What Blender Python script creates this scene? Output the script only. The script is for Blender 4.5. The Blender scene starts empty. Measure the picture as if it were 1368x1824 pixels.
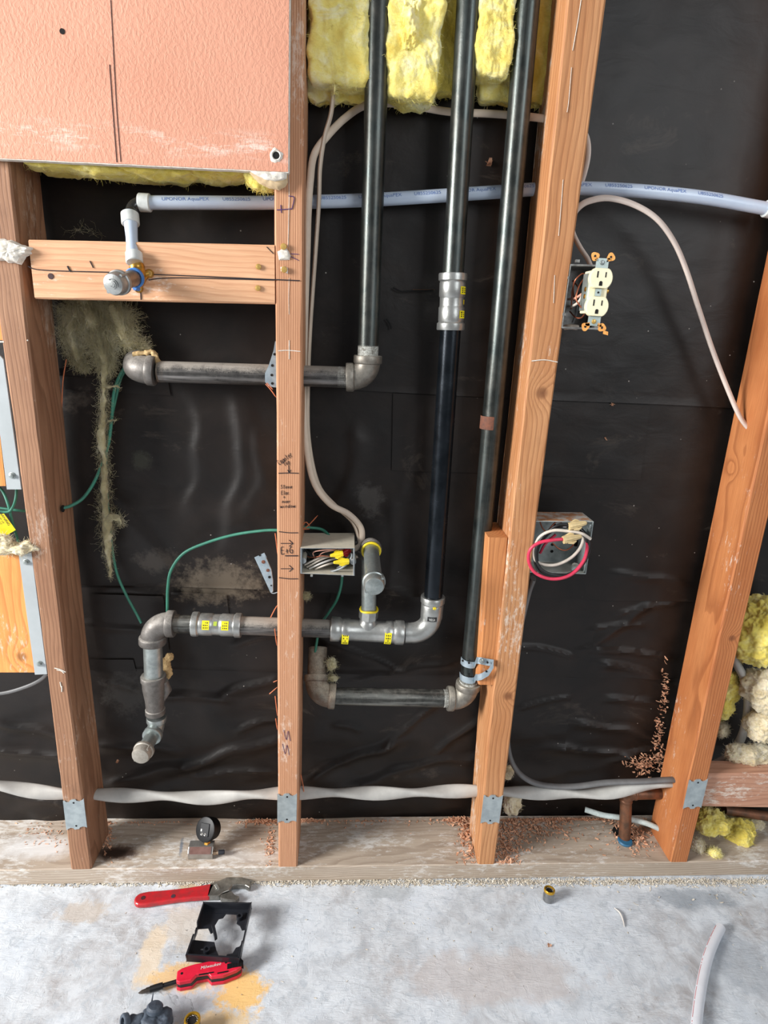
import bpy, math, random
from mathutils import Vector, Matrix, noise, Euler
S = bpy.context.scene
COL = S.collection
random.seed(7)

# ------------------------------------------------------------------ camera
F_PX, IW, IH = 1099.8, 1368, 1824
CAM = Vector((.1081, -.9785, 1.074))
PITCH, YAW, ROLL = .292, .070, .047
cf = Vector((math.sin(YAW)*math.cos(PITCH), math.cos(YAW)*math.cos(PITCH), -math.sin(PITCH)))
cr = Vector((math.cos(YAW), -math.sin(YAW), 0))
cu = cr.cross(cf)
c_r = cr*math.cos(ROLL) + cu*math.sin(ROLL)
c_u = -cr*math.sin(ROLL) + cu*math.cos(ROLL)
cam = bpy.data.cameras.new('camera')
co = bpy.data.objects.new('camera', cam)
COL.objects.link(co)
M = Matrix((c_r, c_u, -cf)).transposed().to_4x4()
M.translation = CAM
co.matrix_world = M
cam.sensor_fit = 'HORIZONTAL'
cam.sensor_width = 36
cam.lens = 36*F_PX/IW
cam.clip_start = .02
S.camera = co

# ------------------------------------------------------------------ light
S.view_settings.view_transform = 'Standard'
S.view_settings.look = 'None'
S.view_settings.gamma = 1
S.view_settings.use_curve_mapping = False
S.view_settings.exposure = 0.0
W = bpy.data.worlds.new('room_light')
S.world = W
W.use_nodes = True
wn, wl = W.node_tree.nodes, W.node_tree.links
bg = wn['Background']
tc = wn.new('ShaderNodeTexCoord'); sx = wn.new('ShaderNodeSeparateXYZ'); cr_ = wn.new('ShaderNodeValToRGB')
mp = wn.new('ShaderNodeMapRange'); mp.inputs[1].default_value = -1; mp.inputs[2].default_value = 1
wl.new(tc.outputs['Generated'], sx.inputs[0]); wl.new(sx.outputs['Z'], mp.inputs[0]); wl.new(mp.outputs[0], cr_.inputs[0])
cr_.color_ramp.elements[0].color = (.20, .195, .19, 1); cr_.color_ramp.elements[1].color = (1.0, 1.04, 1.10, 1)
cr_.color_ramp.elements[0].position = .25; cr_.color_ramp.elements[1].position = .85
wl.new(cr_.outputs[0], bg.inputs['Color'])
bg.inputs['Strength'].default_value = 0.36

def area(name, loc, target, size, size_y, power, color):
    l = bpy.data.lights.new(name, 'AREA'); l.shape = 'RECTANGLE'; l.size = size; l.size_y = size_y
    l.energy = power; l.color = color
    o = bpy.data.objects.new(name, l); COL.objects.link(o)
    o.location = loc
    d = Vector(target) - Vector(loc)
    o.rotation_euler = d.to_track_quat('-Z', 'Y').to_euler()
    return o
area('window_daylight', (-2.9, -1.30, 1.70), (.3, 0, .5), 1.0, 1.1, 232, (1.0, .985, .965))
area('doorway_daylight', (1.7, -2.4, 1.9), (.3, 0, .6), 1.0, 1.6, 30, (.93, .97, 1.0))

# ------------------------------------------------------------------ pixel rays to points in the room
def ray(px, py):
    return cf + c_r*((px-IW/2)/F_PX) + c_u*((IH/2-py)/F_PX)
def P(px, py, Y=0.0):
    v = ray(px, py); t = (Y-CAM.y)/v.y
    return CAM + v*t
def Q(px, py, Z=0.0):
    v = ray(px, py); t = (Z-CAM.z)/v.z
    return CAM + v*t

# ------------------------------------------------------------------ material helpers
def lin(c):
    return tuple((x/255/12.92 if x/255 <= .04045 else ((x/255+.055)/1.055)**2.4) for x in c[:3]) + (1,)
def newmat(name):
    m = bpy.data.materials.new(name); m.use_nodes = True
    nt = m.node_tree
    return m, nt, nt.nodes['Principled BSDF']
def N(nt, t, **kw):
    n = nt.nodes.new(t)
    for k, v in kw.items():
        if k.startswith('i_'):
            key = k[2:]
            key = int(key) if key.isdigit() else key
            n.inputs[key].default_value = v
        else: setattr(n, k, v)
    return n
def ramp(nt, src, stops, interp='LINEAR'):
    r = nt.nodes.new('ShaderNodeValToRGB'); e = r.color_ramp.elements
    r.color_ramp.interpolation = interp
    while len(e) < len(stops): e.new(.5)
    for k, (p, c) in enumerate(stops):
        e[k].position = p; e[k].color = c if len(c) == 4 else (*c, 1)
    nt.links.new(src, r.inputs[0]); return r
def mix(nt, f, a, b, mode='MIX'):
    m = nt.nodes.new('ShaderNodeMix'); m.data_type = 'RGBA'; m.blend_type = mode
    for sock, v in ((m.inputs[0], f), (m.inputs[6], a), (m.inputs[7], b)):
        if hasattr(v, 'is_linked') or isinstance(v, bpy.types.NodeSocket): nt.links.new(v, sock)
        else: sock.default_value = v
    return m.outputs[2]
def mth(nt, op, a, b=0.0):
    m = nt.nodes.new('ShaderNodeMath'); m.operation = op
    for k, v in ((0, a), (1, b)):
        if isinstance(v, bpy.types.NodeSocket): nt.links.new(v, m.inputs[k])
        else: m.inputs[k].default_value = v
    return m.outputs[0]
def coords(nt, scale=(1, 1, 1), loc=(0, 0, 0), rot=(0, 0, 0)):
    g = N(nt, 'ShaderNodeNewGeometry'); mpn = N(nt, 'ShaderNodeMapping')
    mpn.inputs['Scale'].default_value = scale; mpn.inputs['Location'].default_value = loc; mpn.inputs['Rotation'].default_value = rot
    nt.links.new(g.outputs['Position'], mpn.inputs[0]); return mpn.outputs[0]
def noi(nt, vec, scale, detail=4, rough=.55, dist=0):
    n = N(nt, 'ShaderNodeTexNoise'); n.inputs['Scale'].default_value = scale; n.inputs['Detail'].default_value = detail
    n.inputs['Roughness'].default_value = rough; n.inputs['Distortion'].default_value = dist
    nt.links.new(vec, n.inputs['Vector']); return n.outputs['Fac']
def bump(nt, bsdf, h, strength, dist=.001):
    b = N(nt, 'ShaderNodeBump'); b.inputs['Strength'].default_value = strength; b.inputs['Distance'].default_value = dist
    nt.links.new(h, b.inputs['Height'])
    nt.links.new(b.outputs[0], bsdf.inputs['Normal']); return b

def plain(name, rgb, rough=.5, metal=0, var=.12, scale=60, rgb2=None, bmp=0, bscale=400, spec=.5, thr=(.35, .65), coat=0):
    """a base colour with patchy variation towards rgb2"""
    m, nt, b = newmat(name)
    c1 = lin(rgb); c2 = lin(rgb2) if rgb2 else tuple(x*(1-var*2) for x in c1[:3]) + (1,)
    v = coords(nt); n = noi(nt, v, scale, 5, .6)
    r = ramp(nt, n, [(thr[0], c1), (thr[1], c2)])
    nt.links.new(r.outputs[0], b.inputs['Base Color'])
    b.inputs['Roughness'].default_value = rough; b.inputs['Metallic'].default_value = metal
    b.inputs['Specular IOR Level'].default_value = spec
    b.inputs['Coat Weight'].default_value = coat
    if bmp:
        bump(nt, b, noi(nt, v, bscale, 4, .6), bmp)
    return m

def dusty(name, rgb, rgb2, dust, amount=.5, rough=.4, metal=.9, up=.6, scale=50, streak=None):
    """metal with pale dust settled on faces that look up and in scuffs"""
    m, nt, b = newmat(name)
    v = coords(nt); n = noi(nt, v, scale, 6, .65)
    base = ramp(nt, n, [(.35, lin(rgb)), (.65, lin(rgb2))]).outputs[0]
    if streak:
        vs = coords(nt, streak); ns = noi(nt, vs, 1, 4, .6)
        base = mix(nt, ramp(nt, ns, [(.45, (0, 0, 0, 1)), (.7, (1, 1, 1, 1))]).outputs[0], base, lin(tuple(min(255, x*1.5+12) for x in rgb)))
    g = N(nt, 'ShaderNodeNewGeometry'); s = N(nt, 'ShaderNodeSeparateXYZ'); nt.links.new(g.outputs['Normal'], s.inputs[0])
    upf = mth(nt, 'MULTIPLY', mth(nt, 'MAXIMUM', s.outputs['Z'], 0.0), up)
    sp = noi(nt, v, 900, 2, .7)
    sp2 = noi(nt, v, 70, 5, .7)
    f = mth(nt, 'ADD', mth(nt, 'ADD', mth(nt, 'MULTIPLY', sp, .55), mth(nt, 'MULTIPLY', sp2, .6)), upf)
    fr = ramp(nt, f, [(.80-.2*amount, (0, 0, 0, 1)), (.98, (amount, amount, amount, 1))]).outputs[0]
    colr = mix(nt, fr, base, lin(dust))
    nt.links.new(colr, b.inputs['Base Color'])
    b.inputs['Metallic'].default_value = metal
    mt = mth(nt, 'MULTIPLY', mth(nt, 'SUBTRACT', 1.0, fr), metal); nt.links.new(mt, b.inputs['Metallic'])
    rg = mth(nt, 'ADD', mth(nt, 'MULTIPLY', fr, .5), mth(nt, 'ADD', mth(nt, 'MULTIPLY', n, .25), rough-.12)); nt.links.new(rg, b.inputs['Roughness'])
    bump(nt, b, noi(nt, v, 500, 4, .6), .25, .0006)
    return m

def wood(name, light, mid, dark, axis='Z', pith=(.05, .2), freq=330, dust=.25, dustc=(226, 220, 208), stain=.35, seed=0.0, rough=.62, late=.55,
         knots=(), wob=1.0):
    """growth rings round a pith line that runs along the board"""
    m, nt, b = newmat(name)
    L = nt.links
    g = N(nt, 'ShaderNodeNewGeometry'); s = N(nt, 'ShaderNodeSeparateXYZ'); L.new(g.outputs['Position'], s.inputs[0])
    a, c, l = {'Z': ('X', 'Y', 'Z'), 'X': ('Y', 'Z', 'X')}[axis]
    cmb = N(nt, 'ShaderNodeCombineXYZ'); L.new(s.outputs[a], cmb.inputs[0]); L.new(s.outputs[c], cmb.inputs[1]); L.new(s.outputs[l], cmb.inputs[2])
    def mapped(scale, loc=(0, 0, 0)):
        q = N(nt, 'ShaderNodeMapping'); q.inputs['Scale'].default_value = scale; q.inputs['Location'].default_value = loc
        L.new(cmb.outputs[0], q.inputs[0]); return q.outputs[0]
    w1 = noi(nt, mapped((6, 6, 2.0), (seed, 0, seed)), 1, 3, .5)
    w2 = noi(nt, mapped((25, 25, 5), (0, seed, seed)), 1, 3, .5)
    dx = mth(nt, 'SUBTRACT', s.outputs[a], pith[0]); dy = mth(nt, 'SUBTRACT', s.outputs[c], pith[1])
    rr = mth(nt, 'SQRT', mth(nt, 'ADD', mth(nt, 'MULTIPLY', dx, dx), mth(nt, 'MULTIPLY', dy, dy)))
    rr = mth(nt, 'ADD', rr, mth(nt, 'ADD', mth(nt, 'MULTIPLY', w1, .05*wob), mth(nt, 'MULTIPLY', w2, .009*wob)))
    knotf = None
    for kx, kz, kr in knots:     # knots: centre on the (a,l) or (c,l) plane, ring lines bend round them
        vd = N(nt, 'ShaderNodeVectorMath', operation='DISTANCE'); L.new(cmb.outputs[0], vd.inputs[0])
        vd.inputs[1].default_value = (kx[0], kx[1], kz)
        d = vd.outputs['Value']
        e = mth(nt, 'POWER', 2.718, mth(nt, 'MULTIPLY', mth(nt, 'POWER', mth(nt, 'DIVIDE', d, kr*2.1), 2.0), -1.0))
        rr = mth(nt, 'ADD', rr, mth(nt, 'MULTIPLY', e, kr*1.6))
        k2 = ramp(nt, mth(nt, 'DIVIDE', d, kr), [(.0, (1, 1, 1, 1)), (.55, (.75, .75, .75, 1)), (1.0, (0, 0, 0, 1))]).outputs[0]
        knotf = k2 if knotf is None else mth(nt, 'MAXIMUM', knotf, k2)
    fr = mth(nt, 'FRACT', mth(nt, 'MULTIPLY', rr, freq))
    ring = ramp(nt, fr, [(0, (0, 0, 0, 1)), (.55, (.25, .25, .25, 1)), (.86, (1, 1, 1, 1)), (.97, (.7, .7, .7, 1)), (1, (0, 0, 0, 1))]).outputs[0]
    fib = noi(nt, mapped((900, 900, 18), (seed, seed, 0)), 1, 3, .6)
    col1 = mix(nt, mth(nt, 'MULTIPLY', ring, late), lin(light), lin(dark))
    big = noi(nt, mapped((14, 14, 4), (seed, 1, 2)), 1, 4, .6)
    col2 = mix(nt, ramp(nt, big, [(.38, (0, 0, 0, 1)), (.66, (.85, .85, .85, 1))]).outputs[0], col1, mix(nt, mth(nt, 'MULTIPLY', ring, .5), lin(mid), lin(dark)))
    col3 = mix(nt, ramp(nt, fib, [(.35, (.75, .75, .75, 1)), (.62, (0, 0, 0, 1))]).outputs[0], col2, mix(nt, .45, col2, lin(dark)))
    st = noi(nt, mapped((22, 22, 7), (seed*2, 5, seed)), 1, 6, .7)
    col4 = mix(nt, ramp(nt, st, [(.60, (0, 0, 0, 1)), (.72, (stain, stain, stain, 1))]).outputs[0], col3, lin((62, 44, 34)))
    if knotf is not None: col4 = mix(nt, mth(nt, 'MULTIPLY', knotf, .75), col4, lin((96, 52, 28)))
    d1 = noi(nt, mapped((140, 140, 50), (2, seed, 1)), 1, 7, .75); d2 = noi(nt, mapped((11, 11, 5), (seed, 9, 4)), 1, 3, .5)
    df = mth(nt, 'MULTIPLY', mth(nt, 'ADD', d1, mth(nt, 'MULTIPLY', mth(nt, 'SUBTRACT', d2, .5), .9)), 1.0)
    dm = ramp(nt, df, [(.66-.22*dust, (0, 0, 0, 1)), (.76-.12*dust, (min(1, .45+dust*.6),)*3 + (1,))]).outputs[0]
    col5 = mix(nt, dm, col4, lin(dustc))
    L.new(col5, b.inputs['Base Color'])
    b.inputs['Roughness'].default_value = rough; b.inputs['Specular IOR Level'].default_value = .35
    h = mth(nt, 'ADD', mth(nt, 'MULTIPLY', ring, -.5), mth(nt, 'MULTIPLY', fib, .8)); h = mth(nt, 'ADD', h, mth(nt, 'MULTIPLY', dm, .5))
    bump(nt, b, h, .35, .0008)
    return m

# ------------------------------------------------------------------ object helpers
WLOC = {}
def props(o, label=None, cat=None, group=None, kind=None):
    if label: o['label'] = label
    if cat: o['category'] = cat
    if group: o['group'] = group
    if kind: o['kind'] = kind
    return o
def thing(name, loc, label, cat, group=None):
    o = bpy.data.objects.new(name, None); COL.objects.link(o)
    o.empty_display_size = .02; o.location = loc; WLOC[o] = Vector(loc)
    return props(o, label, cat, group)

class MB:
    def __init__(s): s.v = []; s.f = []; s.sm = []
    def add(s, vs, fs, smooth=False):
        n = len(s.v); s.v += [Vector(x) for x in vs]; s.f += [tuple(i+n for i in f) for f in fs]; s.sm += [smooth]*len(fs); return s
    def hexa(s, c):     # 8 corners: bottom 4 ccw, top 4
        return s.add(c, [(3, 2, 1, 0), (4, 5, 6, 7), (0, 1, 5, 4), (1, 2, 6, 5), (2, 3, 7, 6), (3, 0, 4, 7)])
    def box(s, a, b, R=None, at=None):
        x0, y0, z0 = a; x1, y1, z1 = b
        c = [Vector(p) for p in ((x0, y0, z0), (x1, y0, z0), (x1, y1, z0), (x0, y1, z0), (x0, y0, z1), (x1, y0, z1), (x1, y1, z1), (x0, y1, z1))]
        if R is not None: c = [R @ p for p in c]
        if at is not None: c = [p + Vector(at) for p in c]
        return s.hexa(c)
    def prism(s, poly, d, smooth=False):
        """poly: list of points (ring), extruded by vector d"""
        n = len(poly); d = Vector(d); vs = [Vector(p) for p in poly] + [Vector(p)+d for p in poly]
        fs = [tuple(range(n))[::-1], tuple(range(n, 2*n))]
        s.add(vs, fs)
        s.add(vs, [(i, (i+1) % n, n+(i+1) % n, n+i) for i in range(n)], smooth); return s
    def sweep(s, pts, rad, n=16, cap=True, sq=1.0, tw=0.0, up=None, smooth=True):
        """tube along pts; rad number or list; sq flattens the section, tw turns per metre"""
        pts = [Vector(p) for p in pts]; m = len(pts)
        rad = [rad]*m if not hasattr(rad, '__len__') else rad
        T = []
        for i in range(m):
            a = pts[max(i-1, 0)]; b = pts[min(i+1, m-1)]
            t = (b-a)
            if t.length < 1e-9: t = T[-1] if T else Vector((0, 0, 1))
            T.append(t.normalized())
        u = Vector(up) if up else (Vector((0, 0, 1)) if abs(T[0].z) < .9 else Vector((0, 1, 0)))
        u = (u - T[0]*u.dot(T[0])).normalized()
        vs = []; dist = 0
        for i in range(m):
            u = (u - T[i]*u.dot(T[i])).normalized(); w = T[i].cross(u)
            if i: dist += (pts[i]-pts[i-1]).length
            for k in range(n):
                a = 2*math.pi*k/n; x = math.cos(a); y = math.sin(a)*sq
                q = tw*dist*2*math.pi
                xx = x*math.cos(q)-y*math.sin(q); yy = x*math.sin(q)+y*math.cos(q)
                vs.append(pts[i] + (u*xx + w*yy)*rad[i])
        fs = [(i*n+k, i*n+(k+1) % n, (i+1)*n+(k+1) % n, (i+1)*n+k) for i in range(m-1) for k in range(n)]
        s.add(vs, fs, smooth)
        if cap:
            s.add(vs[:n], [tuple(range(n))[::-1]]); s.add(vs[-n:], [tuple(range(n))])
        return s
    def lathe(s, p0, axis, prof, n=28, cap=True):
        """prof: list of (t along axis in metres, radius)"""
        axis = Vector(axis).normalized(); u = axis.orthogonal().normalized(); w = axis.cross(u); p0 = Vector(p0)
        vs = []
        for t, r in prof:
            for k in range(n):
                a = 2*math.pi*k/n
                vs.append(p0 + axis*t + (u*math.cos(a)+w*math.sin(a))*r)
        fs = [(i*n+k, i*n+(k+1) % n, (i+1)*n+(k+1) % n, (i+1)*n+k) for i in range(len(prof)-1) for k in range(n)]
        s.add(vs, fs, True)
        if cap:
            s.add(vs[:n], [tuple(range(n))[::-1]]); s.add(vs[-n:], [tuple(range(n))])
        return s
    def build(s, name, mat, parent=None, label=None, cat=None, group=None, kind=None, bevel=0, origin=None, segs=2, sharp=40):
        me = bpy.data.meshes.new(name)
        if parent is not None: o0 = WLOC[parent]
        elif origin is not None: o0 = Vector(origin)
        else:
            xs = [p.x for p in s.v]; ys = [p.y for p in s.v]; zs = [p.z for p in s.v]
            o0 = Vector(((min(xs)+max(xs))/2, (min(ys)+max(ys))/2, min(zs)))
        me.from_pydata([tuple(p-o0) for p in s.v], [], s.f)
        me.polygons.foreach_set('use_smooth', s.sm)
        me.materials.append(mat)
        me.update()
        import bmesh
        bm = bmesh.new(); bm.from_mesh(me)
        bmesh.ops.remove_doubles(bm, verts=bm.verts, dist=1e-6)
        bmesh.ops.recalc_face_normals(bm, faces=bm.faces)
        for e in bm.edges:
            if len(e.link_faces) == 2 and e.calc_face_angle(0) > math.radians(sharp): e.smooth = False
        bm.to_mesh(me); bm.free()
        o = bpy.data.objects.new(name, me); COL.objects.link(o)
        if parent is not None: o.parent = parent; WLOC[o] = o0
        else: o.location = o0; WLOC[o] = o0
        if bevel:
            md = o.modifiers.new('bevel', 'BEVEL'); md.width = bevel; md.segments = segs; md.limit_method = 'ANGLE'; md.angle_limit = math.radians(35)
        props(o, label, cat, group, kind)
        return o

def smoothpath(pts, sub=8):
    """Catmull-Rom through the points"""
    pts = [Vector(p) for p in pts]
    if len(pts) < 3:
        return [pts[0].lerp(pts[1], k/sub) for k in range(sub+1)]
    q = [pts[0]*2-pts[1]] + pts + [pts[-1]*2-pts[-2]]
    out = []
    for i in range(1, len(q)-2):
        p0, p1, p2, p3 = q[i-1:i+3]
        for k in range(sub):
            t = k/sub
            out.append(.5*((2*p1) + (p2-p0)*t + (2*p0-5*p1+4*p2-p3)*t*t + (3*p1-p0-3*p2+p3)*t*t*t))
    out.append(pts[-1]); return out
def arc(A, C, B, R, n=12):
    """fillet of radius-length R round corner C between directions to A and to B"""
    A, B, C = Vector(A), Vector(B), Vector(C)
    da = (A-C).normalized(); db = (B-C).normalized()
    ang = da.angle(db); tl = R
    pa = C+da*tl; pb = C+db*tl
    bis = (da+db).normalized(); rr = tl*math.tan(ang/2); cc = C + bis*math.sqrt(rr*rr+tl*tl)
    va = pa-cc; vb = pb-cc; th = va.angle(vb)
    out = []
    for k in range(n+1):
        t = k/n
        out.append(cc + (va*math.sin((1-t)*th) + vb*math.sin(t*th))/math.sin(th))
    return out
def elbow(mb, A, C, B, R, r, rc=None, lc=.01, neck=.0):
    """cast elbow: body radius r, end collars of radius rc and length lc"""
    a = arc(A, C, B, R); rc = rc or r
    A, B, C = Vector(A), Vector(B), Vector(C); da = (A-C).normalized(); db = (B-C).normalized()
    mb.sweep(a, r, 28, True)
    for p, d in ((a[0], da), (a[-1], db)):
        mb.lathe(p-d*lc*.35, d, [(0, r*.98), (.0015, rc*.97), (.003, rc), (lc*.35+lc, rc), (lc*.35+lc+.0015, rc*.965), (lc*.35+lc+.0015, r*.78)], 32)
    return a[0]+da*(lc+.0015), a[-1]+db*(lc+.0015)
def threads(mb, p, d, r, n=5, pitch=.0021):
    prof = []
    for k in range(n):
        prof += [(k*pitch, r*.96), (k*pitch+pitch*.5, r*1.01)]
    mb.lathe(p, d, prof, 28)

def vmat(o, m): o.data.materials.clear(); o.data.materials.append(m)

def textmesh(txt, size, font_scale=1.0):
    cu_ = bpy.data.curves.new('lettering', 'FONT'); cu_.body = txt; cu_.size = size; cu_.align_x = 'LEFT'; cu_.offset = 0; cu_.resolution_u = 3
    o = bpy.data.objects.new('lettering', cu_); me = o.to_mesh()
    vs = [v.co.copy() for v in me.vertices]; fs = [tuple(p.vertices) for p in me.polygons]
    o.to_mesh_clear(); bpy.data.objects.remove(o); bpy.data.curves.remove(cu_)
    return vs, fs
def flat_text(mb, txt, size, origin, ux, uy, thick=.0002):
    vs, fs = textmesh(txt, size); ux, uy = Vector(ux).normalized(), Vector(uy).normalized(); nn = ux.cross(uy)
    w = max(v.x for v in vs) if vs else 0
    mb.add([Vector(origin)+ux*v.x+uy*v.y+nn*thick for v in vs], fs)
    return w

# ------------------------------------------------------------------ setting: floor
m, nt, b = newmat('concrete')
v = coords(nt)
vs_ = coords(nt, (1, 1, 1), rot=(0, 0, .6))
n1 = noi(nt, v, 5, 6, .62, .4); n2 = noi(nt, v, 28, 7, .7, .6); n3 = noi(nt, v, 260, 5, .7)
c = ramp(nt, n1, [(.36, lin((166, 163, 163))), (.5, lin((186, 190, 195))), (.64, lin((204, 211, 219)))]).outputs[0]
c = mix(nt, ramp(nt, n2, [(.40, (.0, 0, 0, 1)), (.60, (.65, .65, .65, 1))]).outputs[0], c, lin((216, 221, 226)))
nb = noi(nt, coords(nt, loc=(7, 2, 0)), 55, 6, .75, .8)
c = mix(nt, ramp(nt, nb, [(.52, (0, 0, 0, 1)), (.64, (.6, .6, .6, 1))]).outputs[0], c, lin((168, 176, 184)))
n4 = noi(nt, coords(nt, loc=(3, 1, 0)), 9, 5, .65)
c = mix(nt, ramp(nt, n4, [(.57, (0, 0, 0, 1)), (.68, (.45, .45, .45, 1))]).outputs[0], c, lin((166, 171, 176)))
def spot(nt, cx, cy, rx, ry, rot=0, edge=.35, nscale=30, na=1.9):
    q = N(nt, 'ShaderNodeMapping'); q.vector_type = 'TEXTURE'
    g = N(nt, 'ShaderNodeNewGeometry'); nt.links.new(g.outputs['Position'], q.inputs[0])
    q.inputs['Location'].default_value = (cx, cy, 0); q.inputs['Rotation'].default_value = (0, 0, rot); q.inputs['Scale'].default_value = (rx, ry, 1)
    s2 = N(nt, 'ShaderNodeSeparateXYZ'); nt.links.new(q.outputs[0], s2.inputs[0])
    d = mth(nt, 'SQRT', mth(nt, 'ADD', mth(nt, 'MULTIPLY', s2.outputs[0], s2.outputs[0]), mth(nt, 'MULTIPLY', s2.outputs[1], s2.outputs[1])))
    d = mth(nt, 'ADD', d, mth(nt, 'MULTIPLY', mth(nt, 'SUBTRACT', noi(nt, v, nscale, 6, .7), .5), na))
    return ramp(nt, d, [(max(0, .95-edge), (1, 1, 1, 1)), (.95, (0, 0, 0, 1))]).outputs[0]
for px, py, rx, ry, colr, am, sc in ((330, 1740, .075, .03, (228, 186, 120), .8, 45), (270, 1700, .025, .07, (226, 202, 166), .6, 30), (430, 1765, .05, .045, (232, 186, 110), .9, 60), (330, 1650, .06, .05, (214, 196, 172), .45, 30),
                                    (390, 1820, .07, .02, (224, 190, 132), .7, 40), (150, 1625, .05, .03, (186, 168, 148), .55, 50), (335, 1580, .035, .012, (190, 160, 110), .7, 60), (1230, 1600, .11, .03, (120, 130, 140), .5, 25), (1330, 1720, .07, .07, (140, 146, 154), .4, 25),
                                    (700, 1590, .06, .02, (150, 156, 160), .5, 25), (880, 1740, .2, .06, (190, 178, 172), .5, 14)):
    p = Q(px, py); f = spot(nt, p.x, p.y, rx, ry, 0, .35, sc)
    c = mix(nt, mth(nt, 'MULTIPLY', f, am), c, lin(colr))
pits = N(nt, 'ShaderNodeTexVoronoi'); pits.inputs['Scale'].default_value = 42; nt.links.new(v, pits.inputs['Vector'])
pf = ramp(nt, pits.outputs['Distance'], [(.03, (1, 1, 1, 1)), (.07, (0, 0, 0, 1))]).outputs[0]
c = mix(nt, mth(nt, 'MULTIPLY', pf, .5), c, lin((92, 84, 78)))
# hairline crack
nt.links.new(c, b.inputs['Base Color']); b.inputs['Roughness'].default_value = .72; b.inputs['Specular IOR Level'].default_value = .3
trow = noi(nt, coords(nt, (38, 130, 1), rot=(0, 0, 1.15)), 1, 5, .65, 1.2)
trow2 = noi(nt, coords(nt, (120, 40, 1), rot=(0, 0, -.5)), 1, 5, .6, 1.5)
pm = ramp(nt, noi(nt, coords(nt, loc=(1, 5, 2)), 7, 3, .5), [(.38, (.12, .12, .12, 1)), (.56, (1, 1, 1, 1))]).outputs[0]
h = mth(nt, 'ADD', mth(nt, 'MULTIPLY', ramp(nt, trow, [(.45, (0, 0, 0, 1)), (.62, (1, 1, 1, 1))]).outputs[0], pm), mth(nt, 'ADD', mth(nt, 'MULTIPLY', ramp(nt, trow2, [(.56, (0, 0, 0, 1)), (.66, (1, 1, 1, 1))]).outputs[0], .5), mth(nt, 'MULTIPLY', n3, .5)))
bump(nt, b, h, .34, .0013)
CONC = m
mb = MB(); nx, ny = 60, 30
X0, X1, Y0, Y1 = -2.2, 2.6, -1.9, .5
mb.add([(X0+(X1-X0)*i/nx, Y0+(Y1-Y0)*j/ny, 0) for j in range(ny+1) for i in range(nx+1)], [(j*(nx+1)+i, j*(nx+1)+i+1, (j+1)*(nx+1)+i+1, (j+1)*(nx+1)+i) for j in range(ny) for i in range(nx)])
mb.box((X0, Y0, -.1), (X1, Y1, -.002))
mb.build('floor', CONC, kind='structure')

# ------------------------------------------------------------------ setting: building felt on the back of the wall
m, nt, b = newmat('building_felt')
v = coords(nt)
n1 = noi(nt, v, 9, 6, .65, .5); n2 = noi(nt, v, 60, 6, .7); n3 = noi(nt, v, 700, 3, .6)
c = ramp(nt, n1, [(.35, lin((19, 15, 13))), (.65, lin((33, 26, 22)))]).outputs[0]
sm = noi(nt, coords(nt, (7, 1, 12), loc=(4.2, 0, 1.7)), 1, 7, .72, .6)
c = mix(nt, ramp(nt, sm, [(.60, (0, 0, 0, 1)), (.74, (.4, .4, .4, 1))]).outputs[0], c, lin((98, 88, 78)))
def spotz(cx, cz, rx, rz, edge=.5, nscale=40):
    q = N(nt, 'ShaderNodeMapping'); q.vector_type = 'TEXTURE'
    g = N(nt, 'ShaderNodeNewGeometry'); nt.links.new(g.outputs['Position'], q.inputs[0])
    q.inputs['Location'].default_value = (cx, 0, cz); q.inputs['Scale'].default_value = (rx, 1, rz)
    s2 = N(nt, 'ShaderNodeSeparateXYZ'); nt.links.new(q.outputs[0], s2.inputs[0])
    d = mth(nt, 'SQRT', mth(nt, 'ADD', mth(nt, 'MULTIPLY', s2.outputs[0], s2.outputs[0]), mth(nt, 'MULTIPLY', s2.outputs[2], s2.outputs[2])))
    d = mth(nt, 'ADD', d, mth(nt, 'MULTIPLY', mth(nt, 'SUBTRACT', noi(nt, v, nscale, 6, .75), .5), 2.4))
    return ramp(nt, d, [(max(0, .9-edge), (1, 1, 1, 1)), (.95, (0, 0, 0, 1))]).outputs[0]
for px, py, rx, rz, colr, am in ((390, 1040, .10, .05, (112, 102, 88), .75), (280, 1000, .05, .03, (96, 88, 80), .5), (220, 1240, .05, .06, (90, 88, 84), .35), (660, 890, .03, .04, (96, 92, 88), .4), (250, 820, .02, .02, (70, 72, 60), .4)):
    p = P(px, py, .11); c = mix(nt, mth(nt, 'MULTIPLY', spotz(p.x, p.z, rx, rz), am), c, lin(colr))
vo = N(nt, 'ShaderNodeTexVoronoi'); vo.inputs['Scale'].default_value = 36; nt.links.new(v, vo.inputs['Vector'])
f = ramp(nt, vo.outputs['Distance'], [(.025, (1, 1, 1, 1)), (.05, (0, 0, 0, 1))]).outputs[0]
fm = ramp(nt, noi(nt, v, 5, 2, .5), [(.48, (0, 0, 0, 1)), (.55, (1, 1, 1, 1))]).outputs[0]
c = mix(nt, mth(nt, 'MULTIPLY', mth(nt, 'MULTIPLY', f, fm), .8), c, lin((190, 184, 176)))
nt.links.new(c, b.inputs['Base Color'])
b.inputs['Roughness'].default_value = .46; b.inputs['Specular IOR Level'].default_value = .36
hh = mth(nt, 'ADD', mth(nt, 'MULTIPLY', noi(nt, coords(nt, (16, 1, 30)), 1, 4, .5, .7), 3.0), mth(nt, 'MULTIPLY', n2, .5)); hh = mth(nt, 'ADD', hh, mth(nt, 'MULTIPLY', n3, .12))
bump(nt, b, hh, .16, .002)
FELT = m
def ridge(x): return 1-abs(2*x)
FOLDS = []
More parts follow.
